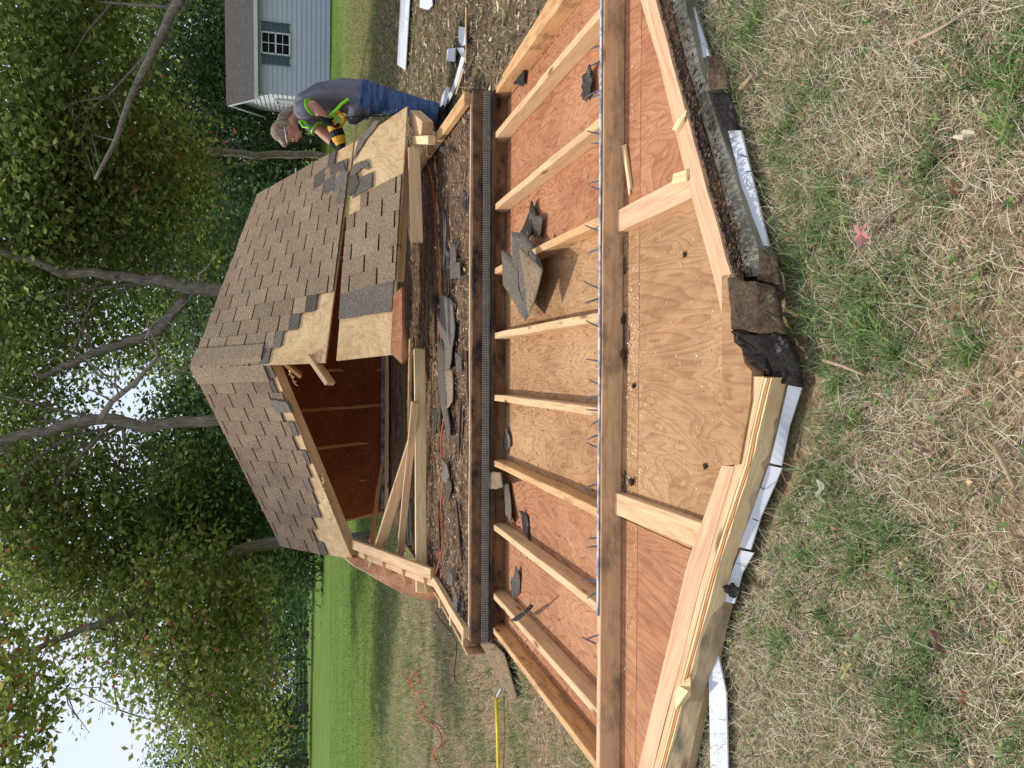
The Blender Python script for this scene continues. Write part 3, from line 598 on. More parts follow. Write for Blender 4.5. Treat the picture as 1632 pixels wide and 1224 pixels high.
def shingles(nm, c, cover, mat, under=None, tab=.315, exp=.140, offs=0., tone0=(0, 1), w0=0., w1=1., lift=.004):
    """courses run with the ridge; cover(w)->(s0,s1) limits each course"""
    S, N, Ls, Lw = patch(c); mb = MB(); mu = MB(); mk = MB(); rn = hsh(nm, Ls)
    nc = int(round(Lw/exp)); ds = tab/Ls; gap = .009/Ls
    for k in range(nc):
        wa, wb = k/nc, (k+1)/nc; wm = (wa+wb)/2
        if wm < w0 or wm > w1: continue
        r = cover(wm)
        if r is None: continue
        s0, s1 = r[0], r[1]
        off = (offs+(k % 2)*.5+rn.uniform(-.03, .03))*ds; x = -ds+off
        # dark layer: under-shingle in the slots, painted shadow line in the course gaps
        for q in range(12):
            u0, u1 = s0+(s1-s0)*q/12, s0+(s1-s0)*(q+1)/12; mk.poly([S(u0, wa)-N*.0005, S(u1, wa)-N*.0005, S(u1, wb)-N*.0005, S(u0, wb)-N*.0005], .3)
        while x < s1:
            xa, xb = max(x+gap, s0), min(x+ds-gap, s1); x += ds
            if xb-xa < .012: continue
            tn = min(1, max(0, rn.gauss(.55, .23)));
            ja, jb = rn.uniform(-.012, .012)*exp/Lw*2, rn.uniform(-.012, .012)*exp/Lw*2; hh = lift+rn.uniform(0, .002)
            m_ = 3; top = []; 
            for q in range(m_+1): top.append(S(xa+(xb-xa)*q/m_, wb-.0012+(ja+(jb-ja)*q/m_)*.6+rn.uniform(-.0006, .0006))+N*(hh+.004))
            t0 = [S(xa+(xb-xa)*q/m_, wa+.0003)+N*(hh-.0005) for q in range(m_+1)]
            lo_ = [p-N*(hh+.0045) for p in top]; n = len(mb.v); mb.v += [tuple(p) for p in t0+top+lo_]
            for q in range(m_):
                mb.f.append((n+q, n+q+1, n+m_+1+q+1, n+m_+1+q)); mb.f.append((n+m_+1+q, n+m_+2+q, n+2*m_+3+q, n+2*m_+2+q)); mb.t += [tn, tn*.3]
            mb.f.append((n, n+m_+1, n+2*m_+2)); mb.f.append((n+m_, n+2*m_+1, n+3*m_+2)); mb.t += [0, 0]
        if len(r) > 2 and r[2] > s1:   # exposed under-lap running on past the last tab
            e0 = rn.uniform(-.008, .008)
            mu.prism([S(s1-.01, wa)+N*.0035, S(r[2]+e0, wa)+N*.0035, S(r[2]+e0, wb)+N*.004, S(s1-.01, wb)+N*.004], [S(s1-.01, wa)-N*.0005, S(r[2]+e0, wa)-N*.0005, S(r[2]+e0, wb)-N*.0005, S(s1-.01, wb)-N*.0005], rn.random())
    build(nm, mb, mat, rf)
    if mk.v: build('shingle_backing', mk, MAT['under_dark'], rf)
    if mu.v: build('shingle_underlap', mu, MAT['under'], rf)
def covU(w_):
    if w_ < .07: return (0, .555, .62)
    if w_ < .14: return (0, .63, .68)
    if w_ < .2: return (0, .72, .79)
    if w_ < .27: return (0, .82, .90)
    if w_ < .33: return (0, .90, 1.0)
    if w_ < .82: return (0, 1.0)
    if w_ < .89: return (0, .93, .97)
    return (0, .80, .86)
shingles('shingle_field', U, covU, MAT['shingle'])
shingles('shingle_field', LWp, lambda q: None if q < .28 or q > .73 else ((0, 1) if q < .66 else (0.25, 1)), MAT['shingle'], offs=.3)
S_, N_, _, _ = patch(LWp)
def quadp(nm, S_, N_, sw, mat, h=.004, jag=.01, nseg=6, parent=None):
    rn = hsh(nm, sw[0]); out = []
    for a, b in zip(sw, sw[1:]+sw[:1]):
        for i in range(nseg): t = i/nseg; out.append(S_(a[0]+(b[0]-a[0])*t+rn.uniform(-1, 1)*jag*.7, a[1]+(b[1]-a[1])*t+rn.uniform(-1, 1)*jag*.7)+N_*h)
    mb = MB(); mb.prism(out, [p-N_*(h+.001) for p in out], rn.random()); return build(nm, mb, mat, parent or rf)
quadp('shingle_underlap', S_, N_, [(.0, .175), (.97, .165), (.97, .29), (0, .29)], MAT['under'], .003, .003)
quadp('shingle_scrap', S_, N_, [(.08, .72), (.45, .72), (.45, .79), (.1, .8)], MAT['under'], .006, .004)
# ragged torn felt on the bare ply by the saw
quadp('torn_shingle', S_, N_, [(.0, .74), (.0, .83), (.14, .82), (.20, .77), (.12, .73)], MAT['under'], .012, .008)
SU, NU, _, _ = patch(U)
for q_ in ([(.90, .78), (1.0, .78), (1.0, .86), (.9, .85)], [(.80, .80), (.9, .79), (.89, .87), (.79, .86)], [(.70, .84), (.79, .86), (.78, .93), (.68, .92)], [(.84, .88), (.97, .87), (.95, .92), (.83, .93)], [(.93, .72), (1.0, .71), (1.0, .77), (.94, .77)]): quadp('torn_shingle', SU, NU, q_, MAT['under'], .010, .006)
quadp('torn_shingle', S_, N_, [(.02, .90), (.26, .97), (.52, 1.01), (.42, 1.03), (.1, .99)], MAT['under'], .005, .006)
quadp('torn_shingle', S_, N_, [(.0, .82), (.22, .84), (.40, .81), (.30, .87), (.04, .88)], MAT['under'], .005, .006)
def covL(w_):
    e = [.93, .90, 1.0, .93, .88, .93, .90, .95, .93, .84, .80, .86, .76, .70, .62, .60, .58][min(16, int(w_*16.5))]
    ex = [.07, .05, 0, 0, .0, .06, 0, .08, 0, .0, .07, .0, .08, 0, 0, .1, .05][min(16, int(w_*16.5))]
    return (0, e, min(1, e+ex)) if ex else (0, e)
shingles('shingle_field', LF, covL, MAT['shingle_l'], offs=.2)
SL, NL, lsL, lwL = patch(LF)
quadp('lifted_shingle', SL, NL, [(.86, .17), (1.04, .185), (1.05, .235), (.86, .235)], MAT['under'], .03, .002)
# ridge cap, bent over the ridge
mb = MB(); nn = 12
lsU = (U[1]-U[0]).length
for i in range(nn+1):
    t = i/nn; sA = t*.93; p = SL(sA, 0); sU = sA*lsL/lsU; wob = .006*noise.noise(Vector((t*7, 0, 0)))
    mb.v += [tuple(SL(sA, .085)+NL*.013), tuple(SL(sA, .03)+NL*.013), tuple(p+(NL+NU)*.5*(.013+wob*.3)), tuple(SU(sU, .03)+NU*.013), tuple(SU(sU, .095)+NU*.013)]
for i in range(nn):
    for k in range(4): a = i*5+k; mb.f.append((a, a+1, a+6, a+5)); mb.t.append(.6)
o = build('ridge_cap', mb, MAT['shingle'], rf); q = o.modifiers.new('thickness', 'SOLIDIFY'); q.thickness = .008; q.offset = -1
mb = MB(); rn = hsh('crack')
for i in range(16):
    t = rn.uniform(.08, .9); p = SL(t, .004+rn.uniform(-.004, .004))+(NL+NU)*.5*.014; d = (SL(1, 0)-SL(0, 0)).normalized()
    mb.box(p, (.012, rn.uniform(.02, .07), .004), Matrix.Rotation(rn.uniform(-.4, .4), 3, 'Z'))
build('ridge_crack', mb, MAT['tar'], rf)
# rafters under the decks
def under(S, N, s_, w0_, w1_, off=.03, wd=.038, dp=.089, mat='stud'):
    a, b = S(s_, w0_)-N*off, S(s_, w1_)-N*off; return lumber('rafter', a, b, wd, dp, MAT[mat], rf, up=N)
under(SL, NL, .975, .02, .99, .027, mat='stud')
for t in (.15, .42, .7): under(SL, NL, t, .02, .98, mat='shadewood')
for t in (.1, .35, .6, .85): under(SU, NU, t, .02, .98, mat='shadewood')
under(S_, N_, .93, .30, .84, .027, mat='stud'); under(S_, N_, .3, .1, .98, mat='shadewood')
lumber('rafter', PY(488, 566, 6.45), PY(520, 612, 6.30), .038, .10, MAT['stud'], rf, up=(.3, -.5, .8))
lumber('hanging_rafter', PY(478, 600, 6.9), PY(450, 578, 6.85), .09, .03, MAT['shadewood'], rf)
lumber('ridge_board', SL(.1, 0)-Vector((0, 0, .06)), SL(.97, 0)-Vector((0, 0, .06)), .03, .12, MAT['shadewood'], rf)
# fibrous torn edge along the saw cut
for (pa, pb) in (((462, 592), (470, 612)), ((515, 757), (512, 800)), ((521, 800), (532, 860))):
    a, b = PY(pa[0], pa[1], 6.9), PY(pb[0], pb[1], 7.05); mb = MB(); rn = hsh(pa)
    for i in range(14):
        p = a.lerp(b, i/13); d = Vector((rn.uniform(-.5, .5), rn.uniform(-1, 0), rn.uniform(-.6, .5)))*.045; mb.tube([p, p+d*.6, p+d+Vector((0, 0, -.01))], [.006, .005, .001], 5)
    build('torn_wood', mb, MAT['fresh'], rf)
# eave tails and broken piece
lumber('rafter_tail', PY(652, 188, 6.0), PY(672, 206, 5.75), .12, .09, MAT['stud'], rf)
lumber('rafter_tail', PY(655, 224, 5.95), PY(682, 222, 5.55), .06, .06, MAT['fresh'], rf)
lumber('fascia_board', PY(650, 236, 5.85), PY(655, 386, 5.70), .03, .09, MAT['stud'], rf)
ragged_pts = [PY(627, 470, 5.6), PY(640, 458, 5.55), PY(641, 520, 5.5), PY(648, 568, 5.45), PY(640, 580, 5.45), PY(622, 562, 5.58)]
mb = MB(); mb.prism(ragged_pts, [p-Vector((0, -.015, .02)) for p in ragged_pts]); build('broken_sheathing', mb, MAT['ply_orange'], rf)

# ============================================================ LEFT WALL (slumped outwards)
lw = thing('side_wall', (-2, 7, 0), 'left side wall slumped outwards, bowed plywood with its top plate', 'shed wall')
t0, t1 = P(686, 915, .34), PY(561, 868, 7.15)
lumber('top_plate', t0, t1, .085, .04, MAT['stud'], lw)
lumber('top_plate', t0+Vector((-.09, .0, -.05)), t1+Vector((-.09, 0, -.05)), .05, .04, MAT['stud'], lw)
oc = [(694, 958, 6.4), (672, 954, 6.5), (645, 946, 6.65), (612, 928, 6.85), (585, 912, 7.0), (566, 902, 7.08), (552, 890, 7.2)]
mb = MB(); n_ = len(oc)
for i, (a, b, Yv) in enumerate(oc):
    o_ = PY(a, b, Yv); i_ = t0.lerp(t1, i/(n_-1))+Vector((-.06, 0, -.09))
    for k in range(4): mb.v.append(tuple(i_.lerp(o_, k/3)+Vector((0, 0, -.05*math.sin(math.pi*k/3)))))
mb.f = [(i*4+k, i*4+k+1, i*4+k+5, i*4+k+4) for i in range(n_-1) for k in range(3)]; mb.t = [.5]*len(mb.f)
o = build('sheathing', mb, MAT['ply_orange2'], lw, smooth=True); q = o.modifiers.new('thickness', 'SOLIDIFY'); q.thickness = .012
mb = MB(); 
ot = [PY(a, b, Yv) for a, b, Yv in oc]
for p, q in zip(ot, ot[1:]): pass
mb.v = [tuple(p+Vector((-.004, 0, .012))) for p in ot]+[tuple(p+Vector((-.03, 0, -.16))) for p in ot]
mb.f = [(i, i+1, n_+i+1, n_+i) for i in range(n_-1)]; mb.t = [.5]*len(mb.f)
o = build('siding', mb, plain('beige_siding', (206, 182, 150), .6, .1), lw); q = o.modifiers.new('thickness', 'SOLIDIFY'); q.thickness = .01
for k in range(4):
    p = t0.lerp(t1, .12+k*.25); lumber('stud', p+Vector((-.04, 0, -.02)), p+Vector((-.2, .03, -.06)), .038, .06, MAT['stud2'], lw)
lumber('brace', PY(600, 775, 8.0), PY(588, 880, 7.4), .07, .04, MAT['shadewood'], lw)
# loose ceiling joists
def joist(a, b, label, w=.04, h=.089, mat='stud'):
    o = lumber('ceiling_joist', a, b, w, h, MAT[mat], None, rough=.012); tag(o, label, 'joist', 'fallen ceiling joists'); return o
joist(PY(585, 908, 7.0), PY(654, 690, 6.3), 'sawn joist leaning from left wall plate, uppermost of the fallen three')
joist(PY(628, 927, 6.85), PY(656, 640, 6.2), 'slim joist between two others, middle of the fallen three', .038, .06)
joist(P(663, 944, .40), P(660, 556, .40), 'long pale joist lying level across the floor, nearest of the fallen three', .04, .089, 'fresh')
o = lumber('broken_board', P(664, 560, .36), P(676, 610, .30), .1, .03, MAT['shadewood'], rough=.03); tag(o, 'short broken brown board at the right end of the long level joist', 'board')
o = lumber('inner_brace', PY(606, 745, 8.3), PY(588, 862, 7.7), .08, .035, MAT['shadewood']); tag(o, 'brown board leaning against the back wall in the dark interior', 'board')
o = lumber('loose_board', P(652, 540, .31), P(650, 690, .31), .07, .03, MAT['stud']); tag(o, 'flat tan board on floor behind the long level joist', 'board')
for i in range(4):
    o = lumber('stacked_slat', P(636+i*5, 800, .33), P(640+i*5, 868, .33), .05, .02, MAT['grey']); tag(o, ('rearmost', 'second', 'third', 'front')[i]+' grey slat in the stack at left of shed floor', 'slat', 'grey slats stacked on the floor')

# ============================================================ SCRAPS (each its own thing)
def scrap(px, h, mat, label, lift=0, th=.005, jag=.008, dome=0, cat='shingle scrap', name='shingle_scrap', group=None):
    o = ragged(name, [(a, b, h+(lift if i == 0 else 0)+.004) for i, (a, b) in enumerate(px)], MAT[mat], None, jag, 4, th, 5, dome=dome, curl=.012+.02*((len(label)*7) % 5)/5)
    tag(o, label, cat, group); return o
scrap([(818, 368), (838, 372), (872, 430), (865, 452), (842, 512), (836, 505), (804, 455), (802, 398), (818, 408)], .135, 'under', 'large folded shingle piece across a stud, in right half of the fallen wall', .03, jag=.004, dome=.02)
big = [o_ for o_ in bpy.data.objects if o_.name == 'shingle_scrap'][0]
for j_, pl_ in enumerate(([(826, 430), (828, 462), (834, 478), (834, 500)], [(842, 400), (846, 425), (836, 470), (838, 476)], [(852, 462), (857, 480), (854, 482)])):
    mb = MB(); mb.tube([P(a_, b_, .168-.004*q_) for q_, (a_, b_) in enumerate(pl_)], [.003]+[.005]*(len(pl_)-2)+[.002], 5); build('tear', mb, MAT['tar'], big)
scrap([(830, 395), (868, 430), (862, 450), (845, 505), (838, 440)], .20, 'shingle', 'brown shingle flap on top of the large folded grey piece', .01, jag=.003, dome=.01)
scrap([(850, 318), (860, 345), (850, 372), (835, 385), (832, 372), (842, 345)], HS, 'tar', 'narrow black felt strip beside the large folded shingle', .02)
scrap([(852, 340), (866, 344), (862, 380), (853, 378)], HS+.02, 'under', 'small brown shingle stub beside the narrow black felt strip', .0)
scrap([(941, 103), (947, 115), (948, 148), (935, 162), (929, 150), (930, 125)], HS+.01, 'tar', 'pointed black felt scrap beside the blue strip, upper right bay', .02)
scrap([(822, 98), (838, 103), (836, 138), (821, 134)], HS+.01, 'tar', 'square dark scrap by the outermost right stud', .02)
scrap([(806, 680), (814, 690), (816, 708), (809, 722), (805, 712)], HS, 'under', 'small curled scrap near the bottom plate between middle studs', .015)
scrap([(778, 752), (800, 752), (803, 776), (792, 780), (778, 778)], .155, 'shingle', 'square brown shingle lying over the bottom plate', .0, jag=.003)
scrap([(803, 765), (812, 770), (822, 828), (817, 836), (808, 820)], HS+.01, 'under', 'long grey shingle sliver against the bottom plate', .01, jag=.003)
scrap([(824, 900), (831, 918), (829, 945), (823, 952), (819, 925)], HS, 'under', 'diamond shaped grey scrap in a left bay of the wall', .02, jag=.003)
scrap([(847, 962), (851, 966), (826, 990), (816, 988)], .155, 'tar', 'crumpled black strip lying over a left stud', .03, jag=.004)
scrap([(834, 812), (842, 822), (846, 860), (838, 850)], HS, 'tar', 'thin black tar smear scrap beneath the square brown shingle', .0, jag=.008)
scrap([(703, 232), (718, 248), (716, 250), (702, 240)], FH+.03, 'tar', 'small black triangle of felt near right plate of the floor', .03, jag=.002)
FS = [
 ([(720, 385), (728, 390), (730, 445), (722, 440)], 'under', 'blue grey shingle strip on floor right part, nearest the front edge'),
 ([(708, 320), (712, 340), (712, 430), (707, 425)], 'under', 'long thin grey strip on the right part of the floor'),
 ([(714, 385), (720, 400), (718, 470), (712, 465)], 'tar', 'dark narrow strip tucked behind the blue grey strip'),
 ([(722, 418), (735, 418), (735, 444), (723, 444)], 'under', 'square blue grey shingle tab on the right part of the floor'),
 ([(704, 470), (722, 478), (728, 520), (722, 590), (712, 590), (700, 520)], 'under', 'broad grey shingle sheet at the centre of the floor'),
 ([(712, 590), (722, 588), (725, 640), (716, 652), (712, 630)], 'shingle', 'brown shingle piece just left of the broad grey sheet'),
 ([(698, 540), (708, 545), (712, 600), (716, 660), (722, 690), (714, 700), (703, 640)], 'under', 'long ragged grey shingle running along the floor centre'),
 ([(690, 650), (700, 652), (702, 690), (694, 690)], 'tar', 'small dark scrap behind the long ragged shingle'),
 ([(706, 730), (716, 740), (718, 775), (708, 765)], 'under', 'blue grey scrap beneath the orange cord on the left part of the floor'),
 ([(715, 760), (722, 772), (716, 800), (708, 790)], 'oldshingle', 'tan and dark curled bark-like scrap left of centre on the floor'),
 ([(725, 935), (732, 950), (730, 975), (724, 965)], 'under', 'small blue grey scrap near the left front corner of the floor'),
 ([(715, 905), (722, 912), (724, 935), (716, 930)], 'under', 'ragged grey scrap beside the left floor plate'),
 ([(734, 955), (742, 962), (741, 985), (735, 982)], 'tar', 'small black scrap in the left front corner of the floor'),
 ([(728, 560), (736, 568), (738, 590), (730, 592)], 'under', 'small grey tab near the front edge at floor centre'),
 ([(740, 300), (746, 306), (745, 336), (740, 330)], 'tar', 'thin dark scrap at front edge of the floor, right part')]
for i, (px, mt, lb) in enumerate(FS): scrap(px, FH+.004+.004*(i % 4), mt, lb, .02, jag=.007, dome=.006)
# torn bark/rotten layers
for i, (a, b, lb) in enumerate((((692, 470), (694, 560), 'rotten wood strip at the back right of the floor'), ((733, 640), (730, 720), 'rotten wood strip near the front centre'), ((726, 800), (735, 900), 'rotten wood strip near the left front'), ((742, 560), (744, 640), 'rotten wood strip hugging the front edge'), ((698, 800), (700, 880), 'rotten wood strip beside the orange cord'))):
    o = lumber('rotten_strip', P(a[0], a[1], FH+.018), P(b[0], b[1], FH+.014), .05, .012, MAT['rot'], rough=.05, bev=0); tag(o, lb, 'wood strip', 'rotten wood strips on the floor')
# splinters on the wall
def stick(a, b, r, label, mat='fresh', name='wood_splinter', cat='splinter'):
    o = lumber(name, a, b, r*2, r, MAT[mat], rough=.03, bev=.001); return tag(o, label, cat)
stick(P(992, 236, HS+.02), P(1003, 306, HS+.012), .012, 'pale splinter on orange plywood below the top plate')
stick(P(1086, 188, .115), P(1075, 208, .112), .014, 'pale splinter on the right rafter')
stick(P(1072, 285, .11), P(1094, 280, .11), .018, 'short pale block beside right rafter')
stick(P(1090, 1095, .108), P(1075, 1118, .11), .022, 'chewed wooden plug in the left rafter')
def cone(px, h, label, r=.016):
    p = P(px[0], px[1], h); mb = MB(); rn = hsh(px)
    mb.ell(p+Vector((0, 0, r*.6)), (r, r*.8, r*.6), None, 10)
    for i in range(7): a = i*.9; mb.tube([p+Vector((math.cos(a)*r*.5, math.sin(a)*r*.5, r*.7)), p+Vector((math.cos(a)*r*1.3, math.sin(a)*r*1.2, r*(.6+.5*rn.random())))], [.004, .001], 5)
    o = build('bark_clump', mb, MAT['chip_d'], smooth=True); tag(o, label, 'bark clump')
cone((996, 510), HS, 'dark clump below top plate, directly left of centre', .014); cone((998, 565), HS, 'curled brown clump below the top plate at mid panel', .02)
cone((1010, 768), HS, 'knotty dark clump near the left gable stud', .016); cone((1093, 406), HS, 'small round dark clump near right rafter', .009)
cone((1126, 743), HS, 'small oval brown clump near left rafter', .009); cone((1012, 615), HS, 'reddish clump on the centre plywood', .010)

# felt slab on grass at left, yellow pole, drip edge lying on the ground
scrap([(764, 1023), (786, 1022), (806, 1042), (826, 1108), (822, 1116), (800, 1092)], .0, 'grey_felt' if 'grey_felt' in MAT else 'shingle', 'grey wedge of roofing felt on the grass left of the wall', .0, jag=.004, cat='felt sheet', name='felt_sheet')
mb = MB(); mb.tube([P(791, 1112, .03), P(793, 1160, .028), P(796, 1290, .02)], .012, 10); po = build('yellow_pole', mb, MAT['yellow'], smooth=True); tag(po, 'yellow plastic pole lying on the grass at the left', 'pole')
mb = MB(); mb.tube([P(798, 1098, .04), P(792, 1110, .04)], .006, 6); build('pole_tip', mb, MAT['white'], po)
o = strip('drip_edge_strip', vline([(1128, 1030, .02), (1130, 1100, .03), (1132, 1224, .02), (1132, 1290, .02)]), vline([(1142, 1034, .01), (1157, 1104, .02), (1160, 1224, .01), (1160, 1290, .01)]), .005, MAT['white'], None)
tag(o, 'white metal drip edge strip fallen on grass at bottom left of the wall', 'metal strip')
# cords
def cord(pts, label, r=.004, mat='cord'):
    out = []; n = len(pts)
    for i in range(n-1):
        p0, p1, p2, p3 = pts[max(i-1, 0)], pts[i], pts[i+1], pts[min(i+2, n-1)]
        for k in range(6):
            t = k/6; out.append(.5*((2*p1)+(-p0+p2)*t+(2*p0-5*p1+4*p2-p3)*t*t+(-p0+3*p1-3*p2+p3)*t**3))
    out.append(pts[-1]); mb = MB(); mb.tube(out, r, 7); o = build('power_cord', mb, MAT[mat], smooth=True); return tag(o, label, 'cord')
hf = FH+.02
cord([P(x, y, hf+.02*(i == 0)) for i, (x, y) in enumerate([(664, 262), (676, 250), (688, 285), (694, 350), (697, 410), (703, 470), (699, 540), (709, 590), (711, 640), (703, 700), (706, 760), (702, 820), (706, 855), (701, 890), (693, 925), (700, 956)])], 'orange extension cord running across the shed floor', .005)
cord([P(x, y, .02) for x, y in [(652, 1062), (647, 1078), (656, 1090), (668, 1082), (660, 1070), (651, 1090), (664, 1104), (672, 1098)]], 'coiled orange cord on the left lawn', .006)
cord([P(x, y, .02) for x, y in [(668, 1118), (676, 1125), (666, 1135), (680, 1150), (696, 1160), (704, 1180), (690, 1200), (700, 1224), (710, 1250)]], 'orange cord wandering over lawn below the coil', .006)
cord([P(x, y, .02) for x, y in [(694, 975), (700, 985), (720, 1010), (728, 1030), (724, 1075), (730, 1090)]], 'thin tan wire in grass beside the left floor corner', .004, 'chip_d')
# ---- white trim scattered to the right
def trim(px, label, h=.03, th=.01, mat='white', nm='trim_board'):
    o = slab(nm, [P(a, b, h) for a, b in px], th, MAT[mat]); tag(o, label, 'trim board'); return o
trim([(640, -40), (655, -40), (646, 112), (633, 103)], 'long white trim board on the ground at upper right')
trim([(669, -20), (686, -20), (689, 8), (682, 16), (669, 12)], 'short white board with sawn corner beyond the long trim')
trim([(731, 42), (741, 44), (742, 70), (736, 74), (731, 66)], 'small white rectangle of trim near the right wall edge')
trim([(713, 78), (725, 76), (724, 98), (711, 97)], 'white translucent square piece beside the bent strip')
o = strip('trim_strip', [P(728, 76, .05), P(735, 90, .1), P(724, 130, .06), P(706, 176, .03)], [P(739, 76, .04), P(741, 92, .08), P(729, 134, .05), P(708, 178, .02)], .004, MAT['white'], None); tag(o, 'bent narrow white strip of siding by the right floor corner', 'siding strip')
trim([(712, 137), (716, 150), (706, 178), (698, 180), (702, 158)], 'crumpled white siding scrap by the worker\'s boots', .05)
stick(P(742, 12, .03), P(741, 100, .03), .01, 'thin pale lath on the littered ground at far right')
stick(P(738, 110, .06), P(726, 150, .05), .01, 'short pale lath near the right floor corner')
o = lumber('ground_board', P(795, 140, .11), P(893, -20, .11), .09, .05, MAT['stud2']); tag(o, 'long board lying along the right edge of the fallen wall', 'board')
# ---- foreground leaves and twigs
def leaf(px, size, col, label, lobes=0, yaw=0., h=.03, nm='fallen_leaf'):
    p = P(px[0], px[1], h); mb = MB(); out = []; n = 24
    for i in range(n):
        t = 2*math.pi*i/n; r = size*1.35*(.78+.24*math.cos(lobes*t)) if lobes else size*1.35*(.55+.45*abs(math.cos(t)))
        wd = 1 if lobes else .55
        q = Vector((math.cos(t)*r, math.sin(t)*r*wd, .008*math.cos(t*3)+size*.15*abs(math.sin(t)))); q.rotate(Matrix.Rotation(yaw, 3, 'Z')); out.append(p+q)
    c = p+Vector((0, 0, .003)); k = len(mb.v); mb.v = [tuple(q) for q in out]+[tuple(c)]
    mb.f = [(i, (i+1) % n, n) for i in range(n)]; mb.t = [.5]*n
    o = build(nm, mb, plain('leaf_'+str(len(bpy.data.materials)), col, .7, .2, 40)); tag(o, label, 'leaf'); 
    st_ = MB(); d = Vector((math.cos(yaw), math.sin(yaw), 0)); st_.tube([p+d*size*.8, p+d*size*1.5+Vector((0, 0, .006))], [.0012, .0008], 5); build('leaf_stem', st_, MAT['chip_d'], o); return o
leaf((1373, 373), .022, (196, 134, 128), 'pinkish lobed leaf on the grass right of centre', 5, .6)
leaf((1308, 782), .022, (196, 190, 160), 'pale narrow leaf on the grass below the peak, left side', 0, .2)
leaf((1352, 697), .014, (200, 170, 120), 'small tan leaf on straw, just left of centre')
leaf((1470, 712), .016, (160, 130, 110), 'brown curled leaf near the bottom middle', 0, 1.2)
leaf((1494, 1022), .020, (128, 92, 78), 'dark reddish brown leaf curled in green grass at lower left', 0, .8)
leaf((1348, 1070), .017, (208, 196, 130), 'yellowish narrow leaf in the grass at left', 0, 2.8)
leaf((1536, 1112), .013, (170, 120, 100), 'small rusty leaf in grass at far bottom left', 0, .3)
leaf((1536, 215), .015, (226, 210, 176), 'cream curled leaf at bottom right', 0, 1.5)
leaf((1520, 300), .012, (170, 120, 90), 'small brown leaf at bottom right below the cream one', 0, .4)
def twig(pts, r, label, col='twig'):
    mb = MB(); mb.tube([P(a, b, .02) for a, b in pts], r, 7); o = build('twig', mb, MAT[col], smooth=True); tag(o, label, 'twig')
MAT['twig'] = wood('dry_twig', (176, 152, 122), (136, 112, 86), None, .5, False)
twig([(1312, 574), (1345, 584), (1378, 598)], [.004, .0045, .003], 'pale straight twig just below the gable peak')
twig([(1584, 710), (1598, 738), (1616, 776)], [.005, .0055, .004], 'stout tan twig at the bottom edge left of centre')
twig([(1178, 145), (1200, 118)], [.009, .006], 'thick broken stick on bare soil at upper right')
twig([(1440, 205), (1470, 235), (1440, 250)], [.003, .003, .002], 'thin curved twig in the straw at right')
twig([(1446, 70), (1490, 50), (1540, 20)], [.004, .004, .002], 'long thin grey twig near the right edge')
twig([(1362, 390), (1400, 440), (1440, 500)], [.002, .002, .001], 'thin straw stem below the pink leaf')

# ============================================================ WORKER
WY = 7.05
def wp(x, y, dy=0): return PY(x, y, WY+dy)
hip = wp(572, 155); per = thing('person', (hip.x+.02, WY, 0), 'worker in grey hi-vis shirt and jeans bending over the roof with a saw', 'person')
def remesh(o, vox=.012, sm=3):
    r = o.modifiers.new('remesh', 'REMESH'); r.mode = 'VOXEL'; r.voxel_size = vox; r.use_smooth_shade = True
    s_ = o.modifiers.new('smooth', 'SMOOTH'); s_.iterations = sm; s_.factor = .6
skin = plain('skin', (206, 150, 128), .6, .2, 30); grey = NT('grey_shirt', .85, .15); gn = grey.noise(grey.coord((3, 3, 1)), 3, 5); grey.base(grey.ramp(gn, [(.3, lin((82, 82, 88))), (.6, lin((122, 122, 130)))])); grey.bump(gn, .8, .03)
lime = plain('lime_trim', (150, 240, 60), .6, .06); jean = NT('jeans', .9, .1); jn = jean.noise(jean.coord((2, 2, 8)), 3, 6); jean.base(jean.ramp(jn, [(.3, lin((48, 68, 104))), (.65, lin((96, 122, 164)))])); jean.bump(jn, .8, .03)
hair = NT('hair', .6, .3); hn = hair.noise(hair.coord((40, 40, 6)), 1, 3); hair.base(hair.ramp(hn, [(.3, lin((84, 72, 60))), (.6, lin((150, 132, 110)))])); glove = plain('glove', (24, 25, 28), .8, .2, 20)
boot = plain('boot', (38, 30, 26), .7, .25, 20); cap = plain('cap', (116, 108, 104), .8, .1)
# joints: the worker faces left (-X) and leans over the eave; near side is -Y
pel = wp(575, 156); chest = wp(512, 158); shc = wp(482, 172); neck = wp(468, 184); hd = wp(457, 209)
shN, shF = wp(484, 176, -.17), wp(478, 178, .17)
elN, elF = wp(500, 166, -.26), wp(508, 206, .14)
elN = wp(499, 168, -.24); hN = wp(523, 194, -.20); hF = wp(541, 236, -.02)
hipN, hipF = pel+Vector((0, -.09, 0)), pel+Vector((0, .09, 0))
knN, knF = wp(630, 164, -.10), wp(628, 160, .14)
anN, anF = Vector((wp(690, 186).x, WY-.12, .10)), Vector((wp(690, 166).x, WY+.2, .10))
body = MB(); FY_ = (0, 1, 0)
body.tube([pel, chest, shc, neck], [(.15, .11), (.17, .11), (.14, .09), (.055, .055)], 14, flat=FY_)
for a, b, c_ in ((shN, elN, hN), (shF, elF, hF)): body.tube([a, a.lerp(b, .5), b, b.lerp(c_, .45), c_], [.06, .055, .048, .047, .032], 10)
for a, b, c_ in ((hipN, knN, anN), (hipF, knF, anF)): body.tube([a, a.lerp(b, .5), b, b.lerp(c_, .4), c_], [.09, .085, .058, .056, .038], 12)
hdir = (hd-neck).normalized()
HR = Matrix.Rotation(math.radians(-38), 3, 'Y')     # face turned down and to the left
body.tube([neck, hd], .055, 10); body.ell(hd, (.095, .073, .115), HR, 16)
fx = lambda x, y, z: hd+HR@Vector((x, y, z))
body.ell(fx(-.075, 0, -.055), (.035, .045, .05), HR, 10)         # jaw / chin
body.tube([fx(-.09, 0, .01), fx(-.118, 0, -.028), fx(-.09, 0, -.035)], [.008, .014, .010], 8)    # nose
